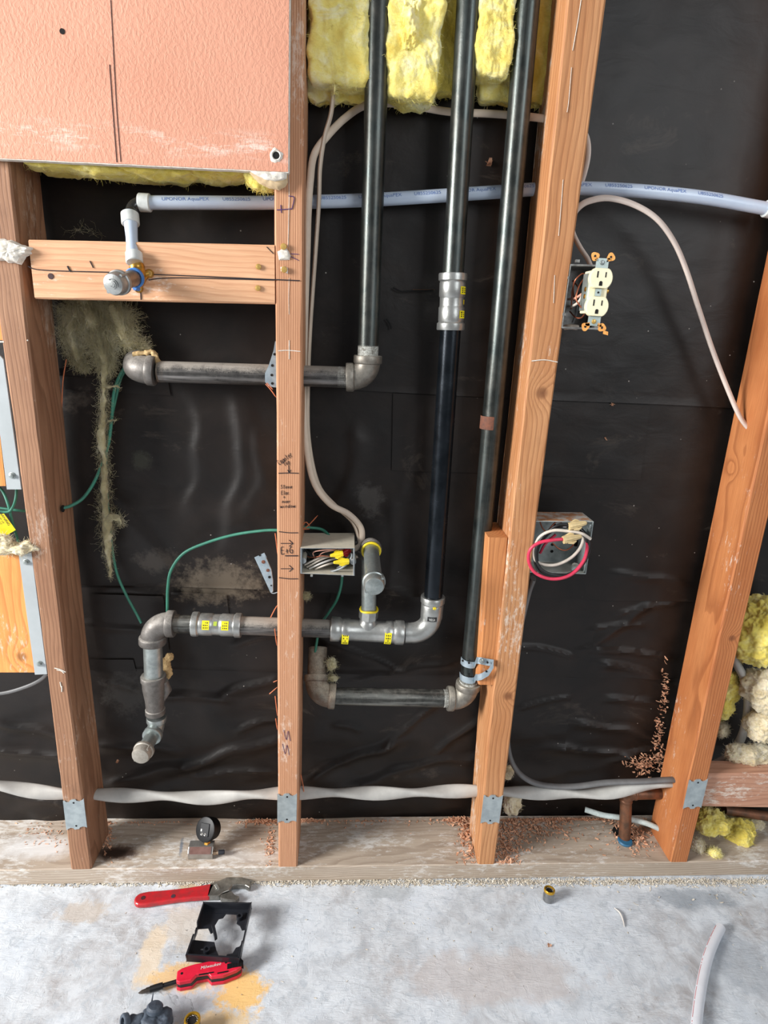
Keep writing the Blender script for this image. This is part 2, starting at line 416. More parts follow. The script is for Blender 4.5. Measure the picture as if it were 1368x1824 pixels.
for x0, y0, x1, y1, w_, h_ in ((300, 1242, 400, 1250, 11, 5), (400, 1240, 492, 1215, 12, 7), (420, 1150, 492, 1128, 8, 4), (430, 1300, 492, 1285, 10, 6), (200, 1400, 330, 1375, 14, 6), (330, 1372, 492, 1322, 13, 8), (180, 1330, 300, 1345, 12, 4), (350, 1390, 480, 1380, 8, 4),
        (190, 1215, 240, 1232, 8, 4), (560, 1385, 700, 1330, 13, 8), (690, 1330, 770, 1262, 9, 6), (640, 1400, 850, 1350, 14, 8), (780, 1340, 850, 1290, 9, 5), (600, 1290, 640, 1300, 8, 4), (930, 1150, 1010, 1165, 9, 5), (1060, 1120, 1140, 1112, 7, 4), (1080, 1185, 1195, 1215, 10, 7), (1070, 1160, 1190, 1170, 8, 6),
        (1040, 1290, 1190, 1320, 12, 8), (1000, 1335, 1120, 1350, 12, 7), (1100, 1360, 1190, 1335, 9, 6), (1090, 1245, 1190, 1262, 9, 6), (930, 1260, 1010, 1240, 8, 4), (1110, 1090, 1200, 1075, 7, 4), (1100, 1020, 1210, 1040, 9, 4), (0, 1290, 110, 1320, 12, 6), (0, 1340, 115, 1352, 9, 5), (10, 1430, 110, 1440, 8, 4),
        (425, 730, 405, 960, 26, 5), (350, 740, 335, 900, 26, 4), (465, 780, 450, 900, 20, 4), (200, 900, 300, 1010, 18, 3.5), (640, 780, 600, 900, 18, 4), (700, 900, 690, 1030, 18, 3), (740, 740, 720, 860, 16, 3), (1150, 1080, 1040, 1150, 9, 4),
        (190, 1050, 300, 1060, 8, 3), (640, 1215, 800, 1180, 9, 3), (690, 1045, 760, 1060, 8, 3), (150, 1110, 240, 1120, 8, 3), (560, 1130, 700, 1190, 10, 4)):
    a_, b_ = P(x0, y0, .112), P(x1, y1, .112); FOLDS.append((a_.x, a_.z, b_.x, b_.z, w_/1000, h_/1000))
def fold(x, z):
    t_ = 0
    for x0, z0, x1, z1, w_, h_ in FOLDS:
        dx, dz = x1-x0, z1-z0; L2 = dx*dx+dz*dz; u = ((x-x0)*dx+(z-z0)*dz)/L2
        if u < -.35 or u > 1.35: continue
        L = math.sqrt(L2); d = ((x-x0)*dz-(z-z0)*dx)/L + .25*math.sin(u*3.1)*w_*2 + w_*.8*noise.noise(Vector((x*14, z*14, x0)))
        if abs(d) > w_*3.2: continue
        e = 1 if 0 <= u <= 1 else max(0, 1-(abs(u-.5)-.5)/.35)**2
        s_ = w_*(.55 if d*(1 if dx > 0 else -1) < 0 else 1.25)
        t_ += h_*e*math.exp(-(d/s_)**2)
    return -t_*1.3
def felt_disp(x, z):
    return felt_base(x, z)+fold(x, z)
def felt_base(x, z):
    p = Vector((x, 0, z))
    low = max(0, min(1, (.42-z)/.3))
    mid = max(0, min(1, (.95-z)/.3))*(1-low)
    a = noise.noise(Vector((x*7+2, z*1.6, 3.3)))*.008*(mid+.15)
    w = noise.noise(Vector((x*1.3, z*2+9, .4)))*.06
    bb = noise.noise(Vector((x*3.2+5, (z+w+.12*x)*15, 7.7)))
    a += (bb*.010 + max(0, noise.noise(Vector((x*4, (z+w-.25*x)*20, 1.1))))*.010 - abs(noise.noise(Vector((x*5+3, (z+.35*x+w)*14, 6.1))))*.008)*low
    a += noise.noise(Vector((x*9, z*9, 8)))*.003*(.3+mid+low)
    a += noise.noise(Vector((x*24, z*24, 2)))*.0008
    return a
mb = MB()
YF = .112
zs1, zs2, zs3 = P(700, 692, YF).z, P(450, 1048, YF).z, P(620, 1197, YF).z
bands = [(zs1-.004, 1.85, -.005, 0), (zs2-.004, zs1+.02, 0, 0.0), (zs3-.004, zs2+.02, .005, 0), (.0, zs3+.02, .009, 0)]
for k, (za, zb, off, _) in enumerate(bands):
    nx = 480; nz = max(8, int((zb-za)/.0055)); x0, x1 = -1.3, 1.75
    n0 = len(mb.v); vs = []; fs = []
    for j in range(nz+1):
        for i in range(nx+1):
            x = x0+(x1-x0)*i/nx; z = za+(zb-za)*j/nz
            lift = 0
            if j == 0 and k < 3: lift = .0008*noise.noise(Vector((x*6, k*3.3, 0)))*2 - .0012
            wv = .004*noise.noise(Vector((x*2.0, k*7.1, 4))) if j == 0 else 0
            y = YF + off + felt_disp(x, z)*(1 if j else .9) + lift + max(0, (.3-z))*.04
            vs.append((x, y, z+wv-.012*(x-.1) if (j == 0 and k < 3) else z))
    fs = [(j*(nx+1)+i, j*(nx+1)+i+1, (j+1)*(nx+1)+i+1, (j+1)*(nx+1)+i) for j in range(nz) for i in range(nx)]
    mb.add(vs, fs, True)
mb.box((-1.4, .14, -.05), (1.85, .16, 1.9))
def felt_patch(x0, y0, x1, y1, lift=.003):
    a_, b_ = P(x0, y0, YF), P(x1, y1, YF); n1_, n2_ = 40, 40; vs = []
    for j in range(n2_+1):
        for i in range(n1_+1):
            x = a_.x+(b_.x-a_.x)*i/n1_; z = a_.z+(b_.z-a_.z)*j/n2_
            off = -.005 if z > zs1 else 0 if z > zs2 else .005 if z > zs3 else .009
            ed = .0012*noise.noise(Vector((x*9, z*9, x0)))
            vs.append((x+.004*(j/n2_), YF+off+felt_disp(x, z)+max(0, (.3-z))*.04-lift+ed, z-.01*(i/n1_)*.4))
    mb.add(vs, [(j*(n1_+1)+i, j*(n1_+1)+i+1, (j+1)*(n1_+1)+i+1, (j+1)*(n1_+1)+i) for j in range(n2_) for i in range(n1_)], True)
for r_ in ((700, 700, 1135, 850), (930, 1062, 1046, 1188), (905, 1205, 1004, 1340), (160, 1056, 296, 1160), (303, 1056, 404, 1100), (150, 1172, 238, 1195), (540, 1052, 586, 1100), (110, 655, 300, 700)): felt_patch(*r_)
WALL = mb.build('wall_back', FELT, kind='structure', origin=(0, YF, 0))
HOLE0 = plain('felt_tear_dark', (8, 7, 7), .9)
for pts_ in ([(700, 512), (715, 519), (735, 518), (758, 518), (772, 517)], [(688, 568), (694, 576), (697, 586)]):
    mb = MB(); mb.sweep(smoothpath([P(x, y, .100) for x, y in pts_], 5), .0013, 6, sq=.4); mb.build('tear', HOLE0, WALL)
mb = MB(); mb.sweep(smoothpath([P(x, y, .101) for x, y in ((735, 516), (755, 516), (774, 516))], 5), .0008, 6); mb.build('lip_highlight', plain('felt_edge_highlight', (84, 62, 44), .9), WALL, label='brown painted highlight on the torn lip')  # brown strip paints the highlight along the lip of the tear

# small vertical patch edges on the felt
# ------------------------------------------------------------------ bottom plate and studs
PLATE_TOP = .038
W_PLATE = wood('plate_wood', (190, 176, 160), (172, 156, 138), (128, 110, 94), axis='X', pith=(.04, .16), freq=190, dust=.5, dustc=(218, 215, 210), stain=.1, seed=3, late=.42)
W_S1 = wood('stud_wood_weathered', (172, 130, 100), (148, 106, 80), (100, 66, 46), pith=(-.62, -.03), freq=170, dust=.22, dustc=(196, 176, 160), stain=.3, seed=1, late=.5)
W_S2 = wood('stud_wood_pink', (212, 160, 124), (196, 142, 106), (142, 92, 62), pith=(-.25, .04), freq=300, dust=.25, dustc=(226, 206, 190), stain=.12, seed=5, late=.8, wob=.12)
W_S3 = wood('stud_wood_orange', (206, 152, 106), (186, 126, 80), (134, 82, 48), pith=(.2, .16), freq=150, dust=.2, stain=.22, seed=8, late=.5,
            knots=[((P(905, 1240).x, .0), P(905, 1240).z, .011), ((P(965, 700).x, 0), P(965, 700).z, .012)])
W_S4 = wood('stud_wood_fir', (198, 130, 80), (176, 104, 58), (128, 68, 36), pith=(.60, .05), freq=190, dust=.1, stain=.12, seed=11, late=.55,
            knots=[((P(1320, 835, .06).x, .062), P(1320, 835, .06).z, .010), ((P(1304, 1137).x, 0), P(1304, 1137).z, .008)], wob=.8)
W_BLK = wood('blocking_wood', (224, 178, 140), (214, 160, 120), (178, 122, 86), axis='X', pith=(.03, 1.02), freq=120, dust=.3, dustc=(238, 220, 204), stain=.1, seed=14, late=.4,
             knots=[((0.02, P(395, 510).z), P(395, 510).x, .007)])
W_SIS = wood('sister_block_wood', (212, 146, 92), (196, 126, 74), (148, 88, 50), pith=(.0, .3), freq=160, dust=.15, stain=.15, seed=17, late=.45)
W_BLK2 = wood('low_blocking_wood', (202, 156, 130), (186, 138, 112), (140, 94, 72), axis='X', pith=(.3, -.2), freq=120, dust=.35, stain=.2, seed=21, late=.4)
W_PLY = wood('plywood_face', (232, 166, 96), (222, 146, 76), (182, 106, 52), pith=(-.47, -.05), freq=90, dust=.1, stain=.05, seed=23, late=.6, wob=1.6,
             knots=[((P(37, 1172).x, 0), P(37, 1172).z, .012)])
INK = plain('marker_ink', (30, 26, 36), .7)
PENCIL = plain('pencil_line', (74, 52, 52), .8)
PURPLE = plain('purple_crayon', (86, 58, 110), .8)
WHITE_PLASTER = plain('white_plaster', (232, 228, 220), .9, rgb2=(204, 196, 182), scale=120, bmp=.6, bscale=300)
KRAFT = plain('drywall_paper', (206, 182, 146), .9, rgb2=(186, 160, 124), scale=80)

def board(mb, stations, y0, y1, axis='Z', ch=.0025, wob=.0006, seed=0):
    """stations: (s, a0, a1) along the board; s = length coordinate, a = across; chamfered rectangle"""
    st = []
    for i in range(len(stations)-1):
        s0, a0, a1 = stations[i]; s1, b0, b1 = stations[i+1]
        n = max(1, int(abs(s1-s0)/.03))
        for k in range(n): t = k/n; st.append((s0+(s1-s0)*t, a0+(b0-a0)*t, a1+(b1-a1)*t))
    st.append(stations[-1])
    vs = []
    for s_, a0, a1 in st:
        ring = [(a0+ch, y0), (a1-ch, y0), (a1, y0+ch), (a1, y1-ch), (a1-ch, y1), (a0+ch, y1), (a0, y1-ch), (a0, y0+ch)]
        for k, (a, y) in enumerate(ring):
            w = wob*(noise.noise(Vector((s_*9, k//2*3.1, seed)))+.6*noise.noise(Vector((s_*40, k//2*3.1, seed))))
            if axis == 'Z': vs.append((a+w, y+w, s_))
            elif axis == 'X': vs.append((s_, y+w, a+w))
    m_ = len(st); n = 8
    mb.add(vs, [(i*n+k, i*n+(k+1) % n, (i+1)*n+(k+1) % n, (i+1)*n+k) for i in range(m_-1) for k in range(n)])
    mb.add(vs[:n], [tuple(range(n))]); mb.add(vs[-n:], [tuple(range(n))])
    return mb
mb = MB(); board(mb, [(-1.3, 0.0005, PLATE_TOP), (1.75, 0.0005, PLATE_TOP)], 0, .130, 'X', .002)
plate = thing('bottom_plate', (.1, 0, 0), 'long dusty grey wooden bottom plate lying on the concrete under the studs', 'timber')
pb = mb.build('plank', W_PLATE, plate)
# brown spill, faded blue mark, broad paler and browner patches on the plate
def plate_spot(mat, px, py, rx, ry, colr, am, edge=.4, nscale=45, rot=0, na=1.2):
    global v
    nt = mat.node_tree; b = nt.nodes['Principled BSDF']; src = b.inputs['Base Color'].links[0].from_socket; v = coords(nt)
    p = Q(px, py, PLATE_TOP); f = spot(nt, p.x, p.y, rx, ry, rot, edge, nscale, na)
    nt.links.new(mix(nt, mth(nt, 'MULTIPLY', f, am), src, lin(colr)), b.inputs['Base Color'])
plate_spot(W_PLATE, 208, 1518, .055, .024, (84, 62, 50), .9, .45, 40); plate_spot(W_PLATE, 206, 1520, .038, .017, (48, 35, 28), .92, .5, 40)
plate_spot(W_PLATE, 323, 1508, .0045, .030, (104, 118, 134), .75, .5, 120, .15); plate_spot(W_PLATE, 60, 1510, .12, .04, (224, 224, 224), .7, .6, 30); plate_spot(W_PLATE, 430, 1525, .10, .02, (220, 218, 214), .45, .6, 30)
plate_spot(W_PLATE, 960, 1500, .10, .03, (150, 134, 120), .45, .6, 30); plate_spot(W_PLATE, 700, 1475, .16, .03, (158, 138, 120), .5, .6, 30); plate_spot(W_PLATE, 600, 1470, .05, .03, (140, 120, 102), .4, .6, 30)

D = .092
def stud_from_px(rows, ztop=1.78):
    st = [(PLATE_TOP, P(rows[0][1], rows[0][0]).x, P(rows[0][2], rows[0][0]).x)]
    for py, xl, xr in rows[1:]:
        a = P(xl, py); bb = P(xr, py); st.append((a.z, a.x, bb.x))
    (z0, a0, b0), (z1, a1, b1) = st[-2], st[-1]
    if z1 < ztop:
        t = (ztop-z1)/(z1-z0); t = min(t, 1.2)
        st.append((ztop, a1+(a1-a0)*t*.7, b1+(b1-b0)*t*.7))
    return st
def mk_stud(rows, mat, label, seed):
    st = stud_from_px(rows); t = thing('wall_stud', ((st[0][1]+st[0][2])/2, .02, PLATE_TOP), label, 'wall stud', None)
    mb = MB(); board(mb, st, 0, D, 'Z', .003, .0008, seed); mb.build('timber', mat, t); return t, st
s1, st1 = mk_stud([(1551, 127, 164), (1200, 83, 119), (840, 35, 77), (700, 16, 61), (363, -31, 25)], W_S1, 'weathered brown wall stud leaning at the far left beside the plywood panels', 1)
s2, st2 = mk_stud([(1540, 496, 530), (1040, 494, 536), (700, 492, 538), (460, 489, 541), (200, 487, 541)], W_S2, 'pinkish wall stud with handwriting and arrows, under the corner of the salmon drywall', 2)
s3, st3 = mk_stud([(1539, 851, 881), (1330, 868, 908), (920, 911, 957), (460, 963, 1019), (0, 1010, 1080)], W_S3, 'orange wall stud right of the three black pipes carrying the outlet box', 3)
s4, st4 = mk_stud([(1537, 1193, 1225), (1387, 1226, 1262), (1100, 1288, 1328)], W_S4, 'reddish fir wall stud at the far right with a knot and a drilled cable hole', 4)

# nail plates
GALV = plain('galvanised_plate', (178, 188, 190), .38, .55, rgb2=(160, 170, 174), scale=60, thr=(.4, .6))
HOLE = plain('hole_shadow_black', (14, 12, 11), .9)
def nail_plate(tl, tr, br, bl, label):
    c = [P(*q, Y=-.0018) for q in (tl, tr, br, bl)]
    cen = sum(c, Vector())/4
    t = thing('nail_plate', (cen.x, -.0018, cen.z), label, 'nail plate', 'protection plates over the cable holes')
    mb = MB(); tlp, trp, brp, blp = c
    def pt(u, v_): return tlp.lerp(trp, u).lerp(blp.lerp(brp, u), v_)
    poly = [pt(0, 0), pt(.08, .0), pt(.14, .05), pt(.28, .06), pt(.32, .01), pt(.42, -.02), pt(.6, -.02), pt(.64, .03), pt(.78, .06), pt(.9, .03), pt(1, -.02),
            pt(1, 1), pt(.92, .97), pt(.8, .95), pt(.66, .97), pt(.62, 1.02), pt(.4, 1.03), pt(.34, .97), pt(.22, .95), pt(.1, .98), pt(0, 1.02)]
    mb.prism(poly, (0, .0016, 0)); mb.build('plate', GALV, t)
    for v_ in (.09, .9): mb = MB(); mb.lathe(pt(.5, v_)+Vector((0, .0003, 0)), (0, -1, 0), [(0, .0019), (.0006, .0019)], 12); mb.build('nail_hole', HOLE, t)
nail_plate((112, 1427), (149, 1424), (155, 1474), (118, 1478), 'galvanised nail plate low on the far left stud')
nail_plate((494, 1415), (529, 1415), (528, 1464), (494, 1465), 'galvanised nail plate low on the stud with handwriting')
nail_plate((862, 1417), (896, 1418), (889, 1467), (856, 1466), 'galvanised nail plate low on the stud right of the three pipes')
nail_plate((1228, 1390), (1261, 1389), (1249, 1439), (1217, 1440), 'galvanised nail plate low on the far right fir stud')

# blocking between stud 1 and 2
def px_board(name, tl, tr, br, bl, y0, y1, mat, label, cat, nb=1, x_ends=None):
    a, bq, c_, d_ = P(*tl, Y=y0), P(*tr, Y=y0), P(*br, Y=y0), P(*bl, Y=y0)
    t = thing(name, ((a.x+bq.x)/2, (y0+y1)/2, min(c_.z, d_.z)), label, cat)
    mb = MB(); board(mb, [(min(a.x, d_.x), d_.z, a.z), (max(bq.x, c_.x), c_.z, bq.z)], y0, y1, 'X', .002, .0006, 5)
    return t, mb, (a, bq, c_, d_)
blk, mb, cc = px_board('blocking_board', (56, 427), (489, 436), (489, 541), (62, 532), .000, .038, W_BLK, 'pale pink blocking board between two studs holding the capped water pipe stub', 'timber')
mb.build('timber', W_BLK, blk)
mb = MB()
def wline(mb, pts, r=.0007, Y=-.0006):
    mb.sweep(smoothpath([P(x, y, Y) for x, y in pts], 4), r, 5, True)
class Marks:
    '''separate strokes or words, each its own part'''
    def __init__(s, name, mat, parent, label=None): s.a = (name, mat, parent, label)
    def line(s, *strokes, r=.0007, Y=-.0006):
        mb = MB()
        for st in strokes: wline(mb, st, r, Y)
        mb.build(*s.a)
    def word(s, *a, **k): mb = MB(); hand(mb, *a, **k); mb.build(*s.a)
K = Marks('pencil_mark', INK, blk, 'dark pencil line')
K.line([(50, 474), (65, 480), (120, 483), (200, 485), (250, 488), (330, 491), (489, 498)], [(265, 499), (285, 496), (340, 495), (489, 499)], r=.0007)
K.line([(120, 474), (123, 480), (126, 484)], r=.0012); K.line([(160, 465), (166, 477)], r=.0008); K.line([(250, 505), (251, 534)], r=.0008); K.line([(475, 440), (487, 452)], r=.0006)
BRASS = plain('brass', (196, 152, 70), .35, .9, rgb2=(160, 116, 48), scale=120)
GOLDSCREW = plain('gold_screw', (214, 176, 100), .4, .6)
for (x, y) in ((460, 475), (459, 513)):
    mb = MB(); p = P(x, y, -.004); mb.lathe(p, (0, 1, 0), [(0, .0015), (.0005, .0038), (.002, .0042), (.004, .0022)], 14); mb.build('screw', GOLDSCREW, blk)
mb = MB(); p = P(90, 492, -.0008); mb.lathe(p, (0, 1, 0), [(0, .0038), (.0006, .0042)], 16); mb.build('screw_hole', PENCIL, blk)
# saw sweeps: shallow ridges left by the mill
blk2, mb, _ = px_board('low_blocking_board', (1262, 1379), (1420, 1376), (1420, 1440), (1254, 1437), .012, .052, W_BLK2, 'short reddish blocking board at the right edge beside the fir stud', 'timber')
mb.build('timber', W_BLK2, blk2)

# sister block beside stud 3
a, bq, c_, d_ = P(870, 957, .004), P(904, 957, .004), P(882, 1220, .004), P(853, 1216, .004)
sis = thing('sister_block', ((c_.x+d_.x)/2, .04, c_.z), 'short orange wood block nailed to the stud behind the pipe strap', 'timber')
mb = MB(); board(mb, [(c_.z, d_.x, c_.x+.002), (a.z, a.x, bq.x+.001)], .004, .09, 'Z', .002, .0008, 9); mb.build('timber', W_SIS, sis)

# ------------------------------------------------------------------ handwriting on the studs
GL = {  # one-line letters in a 1 x 1 cell
 'C': [[(.8, .8), (.4, 1), (.1, .6), (.15, .2), (.5, 0), (.85, .15)]], 'o': [[(.5, .6), (.2, .5), (.15, .15), (.5, 0), (.8, .2), (.75, .5), (.5, .6)]],
 'u': [[(.1, .6), (.15, .1), (.5, 0), (.8, .2), (.8, .6)], [(.8, .6), (.85, 0)]], 'n': [[(.1, 0), (.1, .55)], [(.1, .4), (.4, .6), (.7, .45), (.75, 0)]],
 't': [[(.4, 1), (.4, .1), (.7, 0)], [(.1, .65), (.75, .7)]], 'e': [[(.1, .3), (.8, .35), (.6, .62), (.2, .5), (.15, .1), (.5, 0), (.85, .1)]],
 'r': [[(.15, 0), (.15, .6)], [(.15, .4), (.5, .62), (.8, .55)]], 'T': [[(0, 1), (1, 1)], [(.5, 1), (.45, 0)]], 'p': [[(.2, .6), (.15, -.4)], [(.2, .5), (.6, .62), (.8, .3), (.5, 0), (.2, .1)]],
 'S': [[(.85, .9), (.4, 1), (.2, .7), (.7, .4), (.75, .1), (.3, 0), (.05, .15)]], 'v': [[(.1, .6), (.4, 0), (.8, .62)]], 'E': [[(.85, 1), (.1, .95), (.1, 0), (.85, .03)], [(.1, .5), (.7, .52)]],
 'l': [[(.4, 1), (.4, .1), (.6, 0)]], 'c': [[(.8, .5), (.4, .6), (.15, .3), (.3, .03), (.8, .1)]], '.': [[(.3, 0), (.36, .05)]], '+': [[(.5, .7), (.5, .05)], [(.15, .38), (.85, .38)]],
 'w': [[(.0, .6), (.25, 0), (.5, .5), (.75, 0), (1, .6)]], 'i': [[(.4, .6), (.4, 0)], [(.4, .8), (.42, .86)]], 'd': [[(.8, 1), (.78, 0)], [(.78, .4), (.4, .6), (.12, .3), (.4, 0), (.78, .15)]],
 'G': [[(.9, .85), (.5, 1), (.1, .6), (.2, .1), (.6, 0), (.9, .2), (.88, .45), (.55, .45)]], ' ': []}
def hand(mb, txt, px, py, w, h, ang=0, Y=-.0007, r=.00032, jit=.05):
    rnd = random.Random(hash(len(txt))+int(px))
    for k, ch in enumerate(txt):
        for st in GL[ch]:
            pts = []
            for x, y in st:
                X = (k+x*.82+rnd.uniform(-jit, jit))*w; Yy = -(y+rnd.uniform(-jit, jit))*h
                ca, sa = math.cos(ang), math.sin(ang)
                pts.append(P(px+X*ca-Yy*sa, py+X*sa+Yy*ca, Y))
            mb.sweep(smoothpath(pts, 4), r, 5)
K = Marks('handwriting', INK, s2, 'black marker writing')
K.word('Counter', 498, 829, 4.3, 10, -.62); K.word('Top', 507, 831, 4.2, 8, -.55)
K.line([(514, 829), (515, 841)], [(512, 837), (515, 842)], [(515, 842), (518, 837)], r=.0005); K.line([(496, 843), (514, 842.5), (532, 843)])
K.word('Stove', 500, 870, 4.2, 6); K.word('Elec.', 501, 881, 3.6, 6.5); K.word('+', 504, 888, 5, 6); K.word('over', 502, 896, 4, 6); K.word('window', 499, 905, 4.6, 6, -.04)
for y in (949, 1031): K.line([(497, y-2), (515, y), (531, y)])
K.line([(508, 990), (519, 990), (531, 990)], r=.0009)
for y in (968, 1013): K.line([(500, y), (521, y)], [(515, y-6), (522, y)], [(522, y), (515, y+5)], r=.0006)
K.word('E+G', 501, 987, 7.5, 12, -.1, r=.0005)
K.line([(489, 498), (534, 500)], r=.0008)
K = Marks('purple_mark', PURPLE, s2, 'purple crayon scribble')
K.line([(493, 374), (520, 372)], [(520, 372), (524, 352), (514, 349)], r=.0006); K.line([(500, 365), (501, 379)], r=.0006); K.line([(518, 452), (532, 453)], r=.0005); K.line([(518, 457), (532, 464)], r=.0005)
for x, y in ((505, 1300), (503, 1325)): K.line([(x, y), (x+5, y+18), (x+8, y+2), (x+12, y+20)], r=.0004)
K = Marks('caulk_line', WHITE_PLASTER, s2, 'thin white line of old plaster')
K.line([(514, 310), (515, 345), (514, 390), (513, 440)], r=.0004); K.line([(515, 495), (514, 530), (515, 560)], r=.0003); K.line([(495, 625), (512, 624), (535, 626)], [(515, 606), (515, 640)], r=.0006)
K = Marks('caulk_line', WHITE_PLASTER, s3, 'thin white line of old plaster')
K.line([(1035, 0), (1029, 40), (1020, 90)], r=.0005); K.line([(1018, 120), (1013, 180), (1010, 200)], r=.0004); K.line([(1003, 320), (1000, 360), (995, 420)], r=.0004); K.line([(988, 490), (986, 540)], r=.0004)
K.line([(947, 643), (970, 641), (993, 645)], r=.0008)
K = Marks('plaster_smear', WHITE_PLASTER, s1, 'white plaster smear')
K.line([(97, 1190), (106, 1192), (117, 1197)], [(101, 1193), (109, 1195), (114, 1199)], r=.0009); K.line([(107, 1215), (109, 1224)], [(110, 1222), (110, 1232)], r=.0010)
# drilled holes the wires and cables run through
def side_hole(stud, px, py, Y, r, side, name='drilled_hole'):
    p = P(px, py, Y); mb = MB(); mb.lathe(p+Vector((.0, 0, 0)), (side, 0, 0), [(-.0006, r), (.0008, r)], 20); mb.build(name, HOLE, stud)
side_hole(s4, 1340, 766, .046, .009, -1); side_hole(s4, 1201, 1388, .048, .017, -1); side_hole(s1, 112, 906, .042, .006, 1)
# screws with torn plaster on stud 2, drywall chunks
def chunk(name, ring_px, Y0, th, mat, label, cat=None, parent=None, seed=1, amp=.001):
    """torn lump with an irregular outline and a bulging rough face"""
    ring = [P(x, y, Y0) for x, y in ring_px]; n = len(ring); cen = sum(ring, Vector())/n
    rr = []
    for i in range(n):
        a, bq = ring[i], ring[(i+1) % n]
        for k in range(4):
            q = a.lerp(bq, k/4); d = (q-cen).normalized()
            q = q + d*amp*1.5*noise.noise(q*250+Vector((seed, 0, 0))); rr.append(q)
    n = len(rr); vs = []; L = 6
    for l in range(L):
        s_ = 1-l/L; hgt = th*(1-s_**3)
        for q in rr:
            p = cen.lerp(q, s_); z = noise.noise(p*160+Vector((0, 0, seed)))*amp*1.6+noise.noise(p*500)*amp*.6
            vs.append(p+Vector((0, -th*.55-hgt*.45+z if l else 0, 0)))
    vs2 = [q+Vector((0, 0, 0)) for q in rr]
    mb = MB(); fs = [(l*n+k, l*n+(k+1) % n, (l+1)*n+(k+1) % n, (l+1)*n+k) for l in range(L-1) for k in range(n)]
    mb.add(vs, fs, True); mb.add([cen]+vs[-n:], [(0, 1+k, 1+(k+1) % n) for k in range(n)], True); mb.add(vs2, [tuple(range(n))])
    mb.v[len(vs)] = cen+Vector((0, -th*1.0, 0))
    return mb.build(name, mat, parent, label, cat)
chunk('plaster_chunk', [(494, 448), (500, 445), (508, 438), (514, 447), (518, 455), (516, 463), (497, 464)], -.0002, .004, WHITE_PLASTER, None, None, s2, 2, .0006)
chunk('plaster_chunk', [(500, 476), (506, 474), (513, 477), (513, 488), (506, 485), (500, 483)], -.0002, .003, WHITE_PLASTER, None, None, s2, 3, .0005)
for (x, y) in ((505, 439), (506, 480)):
    mb = MB(); p = P(x, y, -.006); mb.lathe(p, (0, 1, 0), [(0, .001), (.0004, .004), (.0012, .0046), (.006, .003)], 14); mb.build('screw', GOLDSCREW, s2)
chunk('drywall_remnant', [(-30, 428), (8, 425), (25, 430), (45, 437), (60, 443), (55, 452), (46, 460), (38, 471), (20, 468), (0, 464), (-30, 462)], .0, .013, WHITE_PLASTER,
      'torn white chunk of drywall clinging to the left end of the pale blocking board', 'drywall', None, 5, .002)

# ------------------------------------------------------------------ salmon drywall
m, nt, b = newmat('salmon_orange_peel_paint')
v = coords(nt); n1 = noi(nt, coords(nt, (230, 230, 150), rot=(0, .5, 0)), 1, 3, .5, .6); n2 = noi(nt, v, 5, 3, .5)
c = ramp(nt, n2, [(.35, lin((206, 146, 121))), (.65, lin((214, 155, 130)))]).outputs[0]
zb = P(250, 250, -.013).z
g = N(nt, 'ShaderNodeNewGeometry'); s_ = N(nt, 'ShaderNodeSeparateXYZ'); nt.links.new(g.outputs['Position'], s_.inputs[0])
band = ramp(nt, mth(nt, 'ABSOLUTE', mth(nt, 'SUBTRACT', s_.outputs['Z'], zb)), [(.0, (1, 1, 1, 1)), (.022, (0, 0, 0, 1))]).outputs[0]
sc = ramp(nt, noi(nt, coords(nt, (12, 1, 60)), 1, 7, .8), [(.50, (0, 0, 0, 1)), (.62, (1, 1, 1, 1))]).outputs[0]
c = mix(nt, mth(nt, 'MULTIPLY', mth(nt, 'MULTIPLY', band, sc), .7), c, lin((240, 220, 208)))
nt.links.new(c, b.inputs['Base Color']); b.inputs['Roughness'].default_value = .6; b.inputs['Specular IOR Level'].default_value = .3
h = mth(nt, 'ADD', ramp(nt, n1, [(.40, (0, 0, 0, 1)), (.62, (1, 1, 1, 1))]).outputs[0], mth(nt, 'MULTIPLY', noi(nt, v, 420, 3, .5), .3))
bump(nt, b, h, .38, .0008)
SALMON = m
YD0, YD1 = -.0135, -.0012
dw = thing('drywall_sheet', (P(256, 295, YD0).x, YD0, P(256, 295, YD0).z), 'salmon painted textured drywall sheet at the upper left with white cut edges', 'drywall')
mb = MB()
br = P(513, 306, YD0); bl = P(0, 281.5, YD0); slope = (br.z-bl.z)/(br.x-bl.x)
tr = P(515, 0, YD0)
x_l = -1.15
zl = bl.z+(x_l-bl.x)*slope
bottom = []
n = 60
for k in range(n+1):
    x = x_l+(br.x-x_l)*k/n; bottom.append(Vector((x, YD0, zl+(x-x_l)*slope+.0006*noise.noise(Vector((x*60, 0, 0))))))
# missing painted corner: step the painted face round the chip
poly = bottom[:-4] + [P(455, 303.5, YD0), P(480, 305, YD0), br, Vector((tr.x+.002, YD0, 1.80)), Vector((x_l, YD0, 1.80))]
mb.prism(poly, (0, .0008, 0)); mb.build('painted_face', SALMON, dw)
mb = MB(); core = [Vector((p.x, YD0+.0008, p.z-.0012)) for p in bottom] + [Vector((br.x+.0015, YD0+.0008, br.z)), Vector((tr.x+.004, YD0+.0008, 1.80)), Vector((x_l, YD0+.0008, 1.80))]
mb.prism(core, (0, YD1-YD0-.0008, 0)); mb.build('gypsum_core', WHITE_PLASTER, dw, label='white gypsum edge')
chunk('torn_corner', [(441, 304), (455, 303), (480, 305), (512, 307), (512, 325), (508, 334), (497, 339), (480, 336), (462, 327), (450, 315)], YD0+.006, .005, KRAFT, 'brown torn paper corner', None, dw, 8, .0008)
chunk('torn_corner', [(443, 304), (480, 305), (512, 307), (511, 318), (495, 324), (475, 322), (455, 312)], YD0+.002, .0035, WHITE_PLASTER, 'white torn gypsum corner', None, dw, 9, .001)
